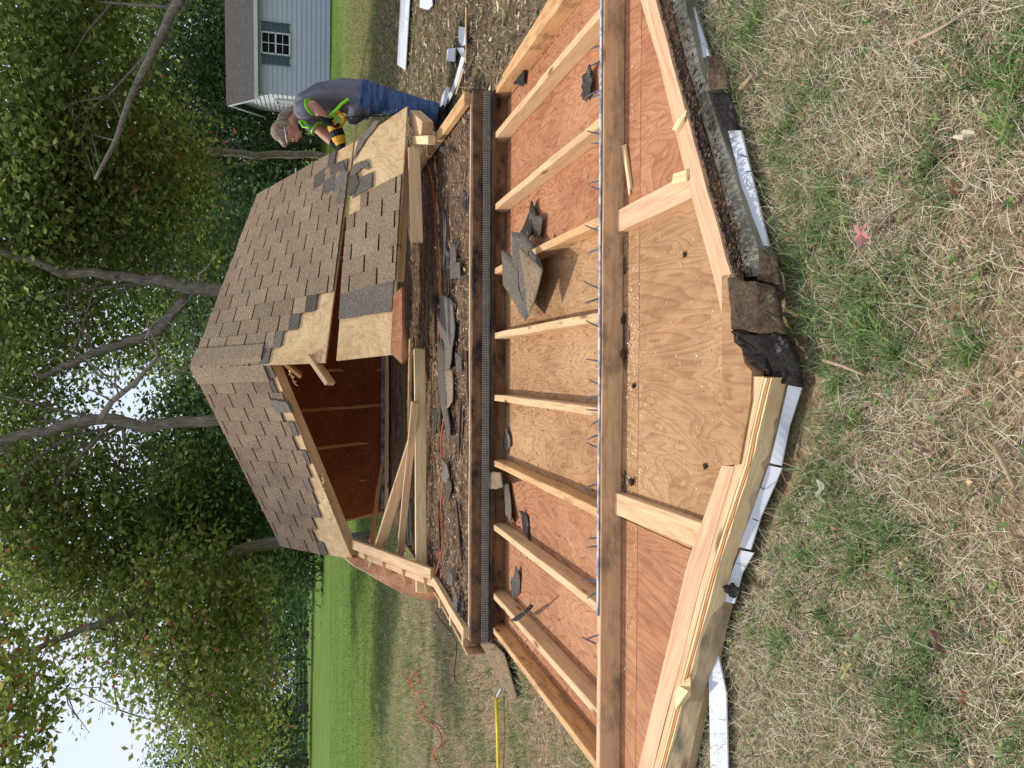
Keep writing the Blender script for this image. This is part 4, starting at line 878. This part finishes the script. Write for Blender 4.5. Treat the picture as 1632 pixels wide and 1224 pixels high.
body.ell(fx(-.090, 0, -.062), (.016, .024, .008), HR, 8)        # lips
for s_ in (-1, 1): body.ell(fx(.0, s_*.074, -.01), (.018, .01, .03), HR, 8)                      # ears
o = build('body', body, skin, per); remesh(o, .010, 2); bodyo = o
for s_ in (-1, 1):
    e = MB(); e.ell(fx(-.088, s_*.03, .005), (.009, .012, .008), HR, 8); build('eye', e, plain('eye_'+('a' if s_ < 0 else 'b'), (230, 226, 220), .3, .02), per)
sh = MB()
sh.tube([wp(592, 160), pel, wp(545, 152), chest, shc+Vector((.01, 0, -.01)), neck+Vector((0, 0, -.03))], [(.195, .18), (.185, .155), (.175, .145), (.18, .135), (.155, .11), (.07, .07)], 18, flat=FY_)
sh.ell(wp(572, 172), (.17, .17, .09), Matrix.Rotation(.5, 3, 'Y'), 12)
for a, b, t in ((shN, elN, .72), (shF, elF, .9)): sh.tube([a+(shc-a)*.25, a, a.lerp(b, t*.5), a.lerp(b, t)], [.085, .088, .085, .075], 12)
o = build('shirt', sh, grey.m, per); remesh(o, .012, 3)
for a, b, t in ((shN, elN, .72), (shF, elF, .9)):
    q = MB(); d = (b-a).normalized(); c_ = a.lerp(b, t); q.tube([c_-d*.008, c_+d*.004], .0725, 14); build('sleeve_hem', q, lime, o)
q = MB(); q.tube([neck+Vector((.055, 0, -.02)), neck+Vector((.02, -.08, -.045)), neck+Vector((-.06, -.09, -.075)), neck+Vector((-.09, -.02, -.13))], [.013, .016, .014, .008], 8)
q.tube([neck+Vector((.055, 0, -.02)), neck+Vector((.02, .08, -.045)), neck+Vector((-.06, .09, -.08)), neck+Vector((-.09, .02, -.13))], [.013, .016, .014, .008], 8); build('collar', q, lime, o)
q = MB()
pts = [wp(555, 158, -.195), wp(545, 165, -.2), wp(537, 174, -.195), wp(527, 183, -.17), wp(521, 190, -.13)]
q.tube(pts, (.008, .028), 8) if False else q.tube(pts, [(.008, .014)]*5, 8, flat=FY_); build('lime_stripe', q, lime, o)
jn_ = MB()
jn_.tube([wp(568, 155), pel+Vector((0, 0, -.08))], [(.16, .13), (.165, .135)], 16, flat=FY_)
for a, b, c_ in ((hipN, knN, anN), (hipF, knF, anF)): jn_.tube([a+Vector((0, 0, .02)), a.lerp(b, .4), b, b.lerp(c_, .5), c_+Vector((0, 0, .0))], [.14, .125, .098, .092, .085], 14)
o = build('jeans', jn_, jean.m, per); remesh(o, .012, 3)
for a in (anN, anF):
    b = MB(); b.tube([a+Vector((.0, 0, .10)), a+Vector((.0, 0, .02)), a+Vector((0, 0, -.07))], [.055, .056, .05], 12)
    b.ell(a+Vector((-.06, 0, -.055)), (.15, .052, .05), None, 14); o = build('boot', b, boot, per); remesh(o, .01, 2)
    b = MB(); b.box(a+Vector((-.055, 0, -.095)), (.29, .10, .018)); build('sole', b, MAT['black'], o)
hr = MB(); hr.ell(fx(.022, 0, .022), (.098, .084, .112), HR, 16); hr.tube([fx(.05, -.03, .03), fx(.105, -.02, -.05), neck+Vector((.045, -.03, .0)), neck+Vector((.06, -.02, -.05))], [.045, .05, .036, .012], 10)
hr.ell(fx(-.06, 0, .085), (.05, .06, .03), HR, 10); o = build('hair', hr, hair.m, per); remesh(o, .009, 1)
cp = MB(); cp.ell(fx(-.0, 0, .055), (.103, .086, .078), HR, 16); cp.box(fx(-.12, 0, .075), (.08, .10, .008), HR@Matrix.Rotation(.1, 3, 'Y')); 
o = build('glasses', (lambda g_: (g_.tube([fx(.02, -.082, .01), fx(-.045, -.076, .045), fx(-.078, -.05, .062), fx(-.09, 0, .068), fx(-.078, .05, .062), fx(-.045, .076, .045)], [.004, .005, .008, .009, .008, .005], 8), g_)[1])(MB()), plain('clear_plastic', (226, 228, 230), .2, .02, 5, .6), per, smooth=True)
def hand(c_, d, side, nm='glove'):
    g_ = MB(); d = Vector(d).normalized(); u = Vector((0, 0, 1)); sd_ = d.cross(u).normalized(); u = sd_.cross(d)
    g_.tube([c_-d*.10, c_-d*.05, c_, c_+d*.04], [(.034, .04), (.036, .042), (.03, .046), (.022, .044)], 10)
    for k in range(4):
        r_ = c_+d*.04+sd_*(.033-.022*k)*side; ln_ = (.075, .085, .078, .06)[k]
        p1 = r_+d*ln_*.42; p2 = p1+(d*.45-u*.9).normalized()*ln_*.4; p3 = p2+(-d*.5-u*.8).normalized()*ln_*.3
        g_.tube([r_-d*.02, r_, p1, p2, p3], [.011, .0115, .011, .010, .008], 7)
    r_ = c_-d*.02+sd_*.035*side; g_.tube([r_, r_+(sd_*side*.7+d*.6-u*.5).normalized()*.04, r_+(sd_*side*.4+d*1.0-u*1.2).normalized()*.075], [.015, .013, .010], 7)
    o = build(nm, g_, glove, per); remesh(o, .007, 1)
hand(hN, hN-elN+Vector((-.0, .0, -.06)), 1); hand(hF, hF-elF+Vector((0, 0, -.05)), -1)
# reciprocating saw: held, so a thing of its own
sw0, sw1 = wp(529, 190, -.10), wp(549, 246, -.08); ax = (sw1-sw0).normalized()
saw = thing('reciprocating_saw', tuple((sw0+sw1)/2), 'yellow and black reciprocating saw held in the worker\'s gloved hands', 'power saw')
b = MB(); b.tube([sw0+ax*.05, sw0+ax*.14, sw0+ax*.20], [.06, .062, .054], 12); o = build('motor_housing', b, MAT['yellow2'] if 'yellow2' in MAT else plain('saw_yellow', (236, 172, 20), .45, .06), saw); bv = o.modifiers.new('b', 'BEVEL'); bv.width = .006
b = MB(); b.tube([sw0+ax*.10, sw0+ax*.155], [.0635, .0645], 12); build('grip_band', b, MAT['black'], saw)
b = MB(); b.tube([sw0+ax*.19, sw0+ax*.29, sw0+ax*.34], [.042, .032, .022], 12); build('nose', b, glove, saw)
b = MB(); b.tube([sw0+ax*.20, sw0+ax*.225], [.048, .044], 12); build('collar', b, bpy.data.materials['saw_yellow'], saw)
h0 = sw0+Vector((.03, 0, .02)); b = MB(); b.tube([sw0+ax*.05, sw0-ax*.02+Vector((.01, 0, .01)), sw0-ax*.05+Vector((.03, 0, -.05)), sw0+Vector((.02, 0, -.12)), sw0+ax*.06+Vector((0, 0, -.05))], [.022, .02, .02, .019, .016], 9); build('handle', b, bpy.data.materials['saw_yellow'], saw)
b = MB(); tipd = (Vector((-.55, .1, -.83))).normalized(); b.box(sw0+ax*.36, (.02, .055, .06), Matrix.Rotation(.5, 3, 'Y')); build('shoe', b, MAT['nail'], saw)
b = MB(); b.tube([sw0+ax*.34, sw0+ax*.34+tipd*.10], [(.012, .0015), (.008, .001)], 6, flat=FY_); build('blade', b, MAT['nail'], saw)
cord([sw0+Vector((.02, 0, -.10)), wp(560, 186, -.21), wp(590, 185, -.21), wp(620, 184, -.2), wp(648, 176, -.2), P(690, 205, .02), P(700, 230, .02), P(704, 262, .02)], 'black power cord hanging from the saw to the ground', .005, 'black')

# ============================================================ GREY GARAGE (background, right)
hc = P(525, 158, 0); th = math.radians(10.5)
hx = Vector((math.cos(th), -math.sin(th), 0)); hy = Vector((math.sin(th), math.cos(th), 0)); up = Vector((0, 0, 1))
HL, HD, HW = 9.0, 5.2, 2.95; RH = 1.15
gar = thing('garage', tuple(hc), 'light grey sided garage with one window and a brown roof behind the worker', 'garage')
def hp(x, y, z): return hc+hx*x+hy*y+up*z
RHm = Matrix((hx, hy, up)).transposed()
sid = NT('grey_siding', .5, .3); sid.base(sid.mix(1, lin((186, 190, 202)), sid.ramp(sid.noise(sid.coord(), 2, 4), [(.3, G(.9)), (.7, G(1))]), 'MULTIPLY'))
sidw = plain('white_siding', (240, 242, 246), .5, .05)
b = MB(); nl = 16
for k in range(nl):   # lapped siding
    z0, z1 = HW*k/nl, HW*(k+1)/nl
    b.prism([hp(0, -.03, z0), hp(HL, -.03, z0), hp(HL, -.005, z1), hp(0, -.005, z1)], [hp(0, .1, z0), hp(HL, .1, z0), hp(HL, .1, z1), hp(0, .1, z1)])
build('front_wall', b, sid.m, gar)
b = MB()
for k in range(nl):
    z0, z1 = HW*k/nl, HW*(k+1)/nl; b.prism([hp(-.03, .0, z0), hp(-.005, .0, z1), hp(-.005, HD, z1), hp(-.03, HD, z0)], [hp(.1, .11, z0), hp(.1, .11, z1), hp(.1, HD, z1), hp(.1, HD, z0)])
for k in range(8):
    z0, z1 = HW+RH*k/8, HW+RH*(k+1)/8; f0, f1 = (z0-HW)/RH*HD/2, (z1-HW)/RH*HD/2
    b.prism([hp(-.03, f0, z0), hp(-.005, f1, z1), hp(-.005, HD-f1, z1), hp(-.03, HD-f0, z0)], [hp(.1, f0, z0), hp(.1, f1, z1), hp(.1, HD-f1, z1), hp(.1, HD-f0, z0)])
build('gable_wall', b, sidw, gar)
b = MB(); b.box(hp(HL/2, HD-.05, HW/2), (HL, .1, HW), RHm); b.box(hp(HL-.05, HD/2, HW/2), (.1, HD-.2, HW), RHm); build('rear_wall', b, sid.m, gar)
s = NT('garage_shingles', .95, .1); bt = s.n('TexBrick'); bt.inputs['Scale'].default_value = 5; bt.inputs['Color1'].default_value = lin((98, 92, 88)); bt.inputs['Color2'].default_value = lin((78, 73, 70)); bt.inputs['Mortar'].default_value = lin((70, 58, 56)); s.l(s.coord((1, 1, 1)), bt.inputs[0]); s.base(bt.outputs[0])
b = MB(); ov = .28
for sy in (0, 1):
    e0 = hp(-ov, -ov if sy == 0 else HD+ov, HW-.12); e1 = hp(HL+ov, -ov if sy == 0 else HD+ov, HW-.12); r0, r1 = hp(-ov, HD/2, HW+RH+.05), hp(HL+ov, HD/2, HW+RH+.05)
    b.prism([e0, e1, r1, r0], [p-up*.08 for p in (e0, e1, r1, r0)])
ro = build('roof', b, s.m, gar)
b = MB(); b.box(hp(HL/2, -ov-.04, HW-.14), (HL+2*ov, .12, .14), RHm); build('gutter', b, MAT['white'], gar)
b = MB()
for sy in (-1, 1):
    a_ = hp(-ov-.02, HD/2-.0, HW+RH-.02); e_ = hp(-ov-.02, HD/2+sy*(HD/2+ov), HW-.18); b.prism([a_, e_, e_-up*.14, a_-up*.14], [p+hx*.04 for p in (a_, e_, e_-up*.14, a_-up*.14)])
build('rake_trim', b, MAT['white'], gar)
wx = (158-119)/1226*31.5; wxx = 1.87; wz = 1.55
glass = plain('window_glass', (10, 13, 18), .35, .1, 3, .12)
wn = MB(); W0, H0 = .78, 1.06
for dx_, sz in ((-W0/2, (.06, .06, H0)), (W0/2, (.06, .06, H0)), (0, (.03, .05, H0))): wn.box(hp(wxx+dx_, -.06, wz+H0/2), sz, RHm)
for dz, hh in ((0, .06), (H0, .06), (H0/2, .06), (H0*.25, .02), (H0*.75, .02)): wn.box(hp(wxx, -.065, wz+dz), (W0+.07, .05, hh), RHm)
wo_ = build('window', wn, MAT['white'], gar); b = MB(); b.box(hp(wxx, -.045, wz+H0/2), (W0, .02, H0), RHm); build('pane', b, glass, wo_)
shm = plain('shutter_grey', (84, 98, 114), .6, .1)
for sx in (-1, 1):
    b = MB(); cx = wxx+sx*(W0/2+.22); 
    for q in range(12): b.box(hp(cx, -.06, wz+.05+q*.088), (.26, .02, .06), RHm@Matrix.Rotation(.3, 3, 'X'))
    for q in (-.15, .15): b.box(hp(cx+q, -.06, wz+H0/2), (.05, .045, H0+.05), RHm)
    build('shutter', b, shm, gar)
b = MB(); b.box(hp(-.05, 1.6, 1.0), (.06, .95, 2.0), RHm); do2 = build('door', b, MAT['white'], gar)
b = MB()
for q, r_ in ((1.1, 0), (2.1, 0)): b.box(hp(-.07, q, 1.02), (.08, .1, 2.14), RHm)
b.box(hp(-.07, 1.6, 2.12), (.08, 1.1, .1), RHm); build('door_frame', b, sidw, do2)
b = MB(); b.ell(hp(-.12, 1.25, 1.0), (.04, .04, .04), None, 8); build('handle', b, MAT['nail'], do2)

# ============================================================ TREES
bark = NT('bark', .95, .1); bn = bark.noise(bark.coord((9, 9, 2)), 2.4, 6, .7, 1); bark.base(bark.ramp(bn, [(.3, lin((92, 84, 74))), (.6, lin((156, 146, 132))), (.75, lin((186, 178, 166)))])); bark.bump(bn, 1, .05); bark = bark.m
LG = {'mid': leafmat('leaf_mid', [(0, (84, 104, 54)), (.5, (128, 148, 78)), (.85, (174, 188, 110)), (1, (196, 208, 126))], .55),
      'dark': leafmat('leaf_dark', [(0, (52, 74, 42)), (.5, (82, 108, 62)), (1, (134, 158, 98))], .5),
      'autumn': leafmat('leaf_autumn', [(0, (88, 104, 52)), (.45, (134, 152, 76)), (.86, (176, 180, 104)), (.95, (186, 150, 96)), (1, (176, 112, 80))], .55)}
def leaves(name, C, R, N, size, mat, parent, label=None, flat=.6, clump=14, cr=.32):
    """leaf quads in clumps inside ellipsoids C (n,3) R (n,3)"""
    C = np.array(C, float); R = np.array(R, float)
    if R.ndim == 1: R = np.stack([R, R, R*.8], 1)
    vol = R.prod(1); nc = max(1, N//clump); idx = RNG.choice(len(C), nc, p=vol/vol.sum())
    d = RNG.normal(size=(nc, 3)); d /= np.linalg.norm(d, axis=1)[:, None]; rad = RNG.random(nc)**.45
    cc = C[idx]+d*R[idx]*rad[:, None]; n = nc*clump
    p = np.repeat(cc, clump, 0)+RNG.normal(0, cr, (n, 3))*np.array([1, 1, .55]); ct = np.repeat(RNG.normal(0, .16, nc), clump)
    p[:, 2] = np.maximum(p[:, 2], .05)
    a = RNG.normal(size=(n, 3)); a[:, 2] = a[:, 2]*.45-.35; a /= np.linalg.norm(a, axis=1)[:, None]
    b = RNG.normal(size=(n, 3)); b -= a*(a*b).sum(1)[:, None]; b /= np.linalg.norm(b, axis=1)[:, None]
    sz = size*RNG.uniform(.6, 1.3, n)[:, None]; cN = np.cross(a, b)*sz*.08
    V = np.stack([p, p+a*sz*.45+b*sz*.26+cN, p+a*sz, p+a*sz*.45-b*sz*.26+cN], 1)
    tone = np.clip(.45+ct+RNG.normal(0, .2, n), 0, 1)
    o = fastmesh(name, V.reshape(-1, 3), [np.arange(n*4).reshape(-1, 4)], None, tone, mat)
    if parent is not None: place(o, Matrix.Identity(4), parent)
    return o
def grow(mb, pts, radii, nb, rn, blobs, tw=True, depth=0):
    """main limb, then random sub-limbs ending near given blobs"""
    pts = [Vector(p) for p in pts]; out = []; rr = []
    for i in range(len(pts)-1):
        for k in range(4):
            t = k/4; q = pts[i].lerp(pts[i+1], t)+Vector((rn.gauss(0, 1), rn.gauss(0, 1), 0))*radii[i]*.25; out.append(q); rr.append(radii[i]+(radii[i+1]-radii[i])*t)
    out.append(pts[-1]); rr.append(radii[-1]); mb.tube(out, rr, 9)
    for k in range(nb):
        i = rn.randrange(len(out)//3, len(out)); a = out[i]; c, r_ = rn.choice(blobs); e = Vector(c)+Vector((rn.gauss(0, .4)*r_, rn.gauss(0, .4)*r_, rn.gauss(0, .4)*r_))
        if (e-a).length > 5: e = a+(e-a).normalized()*5
        m1 = a.lerp(e, .35)+Vector((rn.gauss(0, .15), rn.gauss(0, .15), .25)); m2 = a.lerp(e, .7)+Vector((rn.gauss(0, .15), rn.gauss(0, .15), .1))
        r0 = rr[i]*.35; mb.tube([a, m1, m2, e], [r0, r0*.7, r0*.45, .008], 6)
        for j in range(5):
            s0 = (m1, m2, e)[j % 3]; d = Vector((rn.gauss(0, 1), rn.gauss(0, 1), rn.gauss(0, .6))).normalized()*rn.uniform(.4, 1.1); mb.tube([s0, s0+d*.5+Vector((0, 0, .05)), s0+d], [.014, .009, .004], 5)
def tree(name, label, trunk, radii, blobs, nleaf, size, mat, limbs=(), nb=10, group=None, cr=.32):
    """blobs: (x,y,Y,r) in picture terms -> real spheres; trunk/limbs: lists of (x,y,Y)"""
    rn = hsh(name, label); T = [PY(*q) for q in trunk]
    if T[0].z > .3: T = [Vector((T[0].x+rn.uniform(-.15, .15), T[0].y, -.1))]+T; radii = [radii[0]*1.25]+list(radii)
    t = thing(name, (T[0].x, T[0].y, 0), label, 'tree', group); B = [(PY(a, b, c), r) for a, b, c, r in blobs]
    mb = MB(); grow(mb, T, [q_*(.72 if T[0].y < 20 else 1) for q_ in radii], nb, rn, B); build('trunk', mb, bark, t, smooth=True)
    for lp, lr in limbs:
        m2_ = MB(); grow(m2_, [PY(*q) for q in lp], [q_*.75 for q_ in lr], 4, rn, B); build('limb', m2_, bark, t, smooth=True)
    leaves('crown', [c for c, r in B], np.array([r for c, r in B]), nleaf, size, LG[mat], t, cr=cr)
    return t
TR = 'trees beyond the shed'
# centre tree with leaning trunk and a bare dead limb
t = tree('oak_tree', 'leafy tree with dark trunk rising straight behind the roof ridge, bare dead limb', [(350, 668, 13), (223, 680, 13), (169, 667, 13), (118, 673, 13), (60, 690, 13), (-60, 712, 13)], [.13, .12, .12, .11, .10, .08],
     [(60, 560, 15, 1.3), (140, 770, 14.5, 1.2), (50, 720, 16, 1.5), (230, 790, 14.5, 1.1), (-30, 620, 15.5, 1.5), (300, 770, 15, .9), (60, 820, 14, 1.3), (-50, 800, 14, 1.4)], 19000, .12, 'mid', group=TR)
mb = MB(); rn = hsh('dead')
dl = [(160, 668, 12.6), (178, 640, 12.2), (215, 610, 11.9), (252, 568, 11.6), (248, 545, 11.5), (236, 522, 11.4)]
dp = [PY(*q) for q in dl]; mb.tube(dp, [.055, .042, .036, .03, .016, .009], 8)
for a, b, c in (((252, 568), (275, 582), (298, 588)), ((252, 568), (276, 600), (292, 602)), ((240, 525), (280, 495), (316, 453)), ((252, 568), (236, 545), (232, 500)), ((200, 625), (150, 600), (90, 588)), ((190, 632), (180, 600), (170, 565)), ((232, 540), (260, 510), (285, 520)), ((316, 453), (325, 430), (340, 400)), ((316, 453), (300, 440), (265, 455)), ((180, 640), (130, 610), (100, 640)), ((170, 600), (120, 560), (70, 575)), ((296, 590), (305, 560), (308, 530))):
    q = [PY(*a, 11.6), PY(*b, 11.5)+Vector((rn.uniform(-.06, .06), 0, rn.uniform(-.06, .06))), PY(*c, 11.4)]; mid1 = q[0].lerp(q[1], .5)+Vector((.04, 0, .03)); mid2 = q[1].lerp(q[2], .5)+Vector((-.04, 0, -.02))
    mb.tube([q[0], mid1, q[1], mid2, q[2]], [.014, .012, .010, .007, .004], 6)
o = build('dead_limb', mb, plain('bare_wood', (150, 142, 128), .8, .25, 6), t, smooth=True); o['label'] = 'bare pale grey dead limb'
tree('oak_tree', 'tree with a forked trunk showing right of the ridge, dense green crown', [(352, 463, 14), (296, 462, 14), (230, 445, 14), (150, 436, 14), (96, 437, 14), (0, 400, 14), (-60, 390, 14)], [.17, .15, .12, .11, .10, .08, .06],
     [(60, 330, 14.5, 1.5), (150, 380, 15, 1.2), (230, 370, 15, 1.0), (40, 470, 16.5, 1.5), (200, 510, 16.5, 1.2), (250, 560, 17, .9), (120, 530, 16.5, 1.0), (-40, 430, 15.5, 1.5), (300, 400, 16, 1.0), (-20, 570, 16.5, 1.3)], 20000, .12, 'mid',
     limbs=[([(296, 476, 14), (250, 530, 14), (191, 548, 14), (111, 578, 14), (70, 600, 14), (40, 590, 14)], [.12, .11, .10, .08, .06, .04])], group=TR)
tree('maple_tree', 'bright leafy tree standing behind the bending worker', [(500, 247, 19), (430, 245, 19), (340, 243, 19), (250, 240, 18), (150, 250, 17), (60, 260, 17)], [.12, .12, .11, .10, .08, .05],
     [(260, 250, 16, 1.2), (220, 310, 15, 1.1), (140, 270, 15.5, 1.5), (60, 260, 15, 1.7), (300, 270, 15.5, .9), (40, 360, 15, 1.3), (-30, 300, 15, 1.6)], 20000, .13, 'autumn', group=TR)
tree('maple_tree', 'tree leaning in from the right with a thick bare diagonal bough', [(330, -120, 11), (285, 0, 11), (262, 45, 11.2), (228, 115, 11.3), (205, 165, 11.4), (185, 225, 11.6), (152, 285, 12)], [.12, .09, .08, .07, .06, .05, .03],
     [(60, 40, 14, 2.0), (140, 120, 15, 1.8), (60, 170, 14, 1.7), (-20, 100, 13, 1.8), (150, 10, 16, 1.4), (100, -60, 14, 2.0)], 20000, .13, 'mid', nb=7, group=TR)
tree('maple_tree', 'tree at left with reddish leaves and a limb sweeping upward into pale sky', [(395, 872, 14.5), (322, 900, 14), (239, 968, 13.5), (170, 990, 13), (114, 1010, 13), (0, 1055, 12.5), (-50, 1070, 12)], [.15, .12, .11, .09, .07, .05, .04],
     [(290, 960, 13, 1.2), (350, 1030, 13.5, 1.0), (260, 1060, 13.5, .9), (200, 920, 15, 1.2), (110, 900, 15, 1.2), (380, 960, 14, .9), (20, 860, 13.5, 1.2), (310, 1120, 14, .9), (400, 1080, 14.5, .75), (360, 1180, 14, .9), (190, 1010, 13.5, .7), (90, 960, 13.5, .8), (150, 1080, 13.5, .45), (420, 1180, 15, .6)], 25000, .115, 'autumn',
     limbs=[([(341, 908, 14), (379, 927, 13.8), (421, 983, 13.6), (428, 1030, 13.4), (436, 1082, 13.2)], [.07, .06, .045, .03, .015])], group=TR, cr=.26)
tree('maple_tree', 'overhanging leafy boughs at the far upper left against pale sky', [(560, 1500, 10), (300, 1420, 10), (80, 1330, 10), (-10, 1230, 10), (-10, 1120, 10)], [.14, .12, .08, .05, .03],
     [(15, 1100, 9.5, .7), (60, 1050, 10, .35), (5, 1190, 9.5, .5), (-40, 1000, 10, .8), (40, 1150, 10, .3), (-40, 1260, 9.5, .7)], 4200, .11, 'autumn', nb=0, group=TR, cr=.22)
tree('oak_tree', 'dense low tree directly behind the left slope of the roof', [(480, 800, 17), (400, 790, 17), (300, 800, 17), (180, 810, 17)], [.15, .13, .1, .06],
     [(330, 800, 16, 1.2), (400, 850, 17, 1.1), (420, 920, 18, 1.1), (340, 880, 16.5, 1.2), (240, 860, 16, 1.3), (300, 700, 17, 1.3), (430, 1000, 20, 1.1)], 18000, .14, 'dark', group=TR)
rn = hsh('bg')
for i, (yy, Yv, top, r) in enumerate(((0, 50, 60, 4.2), (110, 49, 80, 4.4), (225, 46, 60, 4.2), (330, 42, 90, 3.9), (430, 34, 110, 3.3), (520, 40, 250, 3.0), (640, 36, 290, 2.6), (750, 38, 300, 2.6), (850, 44, 330, 2.4), (-90, 40, 40, 4.0))):
    bl_ = [(450-(450-top)*k/5+rn.uniform(-20, 20), yy+rn.uniform(-45, 45), Yv+rn.uniform(-3, 3), r*(1-.06*k)) for k in range(6)]
    tree('forest_tree', ['tall dark tree of the wood edge right above the grey garage roof', 'dark wood edge tree left of the garage roof', 'dark wood edge tree straight behind the worker', 'dark wood edge tree behind the far right roof corner', 'dark wood edge tree right of the forked trunk', 'dark wood edge tree behind the forked trunk', 'dark wood edge tree behind the ridge', 'dark wood edge tree over the left roof slope', 'dark wood edge tree above the left eave', 'dark wood edge tree at the right edge of the photo'][i],
         [(480, yy, Yv), (300, yy+rn.uniform(-15, 15), Yv), (top+40, yy, Yv)], [.3, .22, .08], bl_, 13000, .24, 'dark', nb=5, group='dark trees along the wood edge', cr=.6)
# sparser distant trees on the left with sky between
for i, (yy, top, Yv, r, lb) in enumerate(((1130, 300, 70, 3.6, 'blue green distant tree below the sky gap at left'), (1215, 270, 74, 4.0, 'distant round tree at the far left edge'), (1010, 330, 66, 3.6, 'distant tree behind the reddish tree'), (930, 340, 62, 3.6, 'distant tree beside the left roof eave'))):
    bl_ = [(430-(430-top)*k/3, yy+rn.uniform(-30, 30), Yv, r*(1-.12*k)) for k in range(4)]
    tree('distant_tree', lb, [(492, yy, Yv), (380, yy, Yv), (top+50, yy, Yv)], [.35, .25, .1], bl_, 9000, .34, 'dark', nb=3, group='distant trees beyond the lawn', cr=.8)
# undergrowth under the wood edge
C_ = [(rn.uniform(-8, 60), rn.uniform(46, 58), rn.uniform(.8, 3.6)) for _ in range(110)]+[(rn.uniform(6, 34), rn.uniform(44, 60), rn.uniform(2, 11)) for _ in range(210)]+[(rn.uniform(-70, -8), rn.uniform(88, 96), rn.uniform(.3, 1.3)) for _ in range(70)]
o = leaves('undergrowth', [c for c in C_ if not (c[0] < -12 and c[2] > 1.6)], np.array([2.4 for c in C_ if not (c[0] < -12 and c[2] > 1.6)]), 125000, .34, LG['dark'], None, cr=.8); stuff(o, 'dark tangled undergrowth along the foot of the wood', 'undergrowth')
# low fence at end of lawn (left)
fz = thing('rail_fence', (-25, 82, 0), 'low dark fence along the far end of the green lawn', 'fence'); dk = plain('dark_fence', (40, 38, 36), .8, .2)
b = MB()
for k in range(3): b.box((-30, 82, .35+.4*k), (60, .06, .1))
build('rails', b, dk, fz)
for k in range(25): b = MB(); b.box((-60+2.5*k, 82.1, .7), (.14, .12, 1.4)); build('post', b, dk, fz)
for i, (yy, w_, lb) in enumerate(((1150, 5, 'tiny tan roofed house at the lawn end, nearer the shed'), (1205, 6, 'tiny tan house at the far left edge beyond the fence'))):
    p = PY(490, yy, 110); p.z = 0; hs = thing('far_house', tuple(p), lb, 'house'); b = MB(); b.box(p+Vector((0, 0, 1.1)), (w_, 5, 2.2)); wl = build('wall', b, sidw, hs)
    b = MB(); r0, r1 = p+Vector((-w_/2-.3, 0, 3.2)), p+Vector((w_/2+.3, 0, 3.2))
    for sy in (-1, 1): e0, e1 = p+Vector((-w_/2-.3, sy*2.9, 2.1)), p+Vector((w_/2+.3, sy*2.9, 2.1)); b.prism([e0, e1, r1, r0], [q-Vector((0, 0, .12)) for q in (e0, e1, r1, r0)])
    build('roof', b, plain('tan_roof_'+'ab'[i], (170, 140, 112), .9, .1), hs)
    b = MB(); b.box(p+Vector((0, -2.52, 1.2)), (1.2, .06, 1)); build('window', b, glass, hs)
print('objects', len(bpy.data.objects))
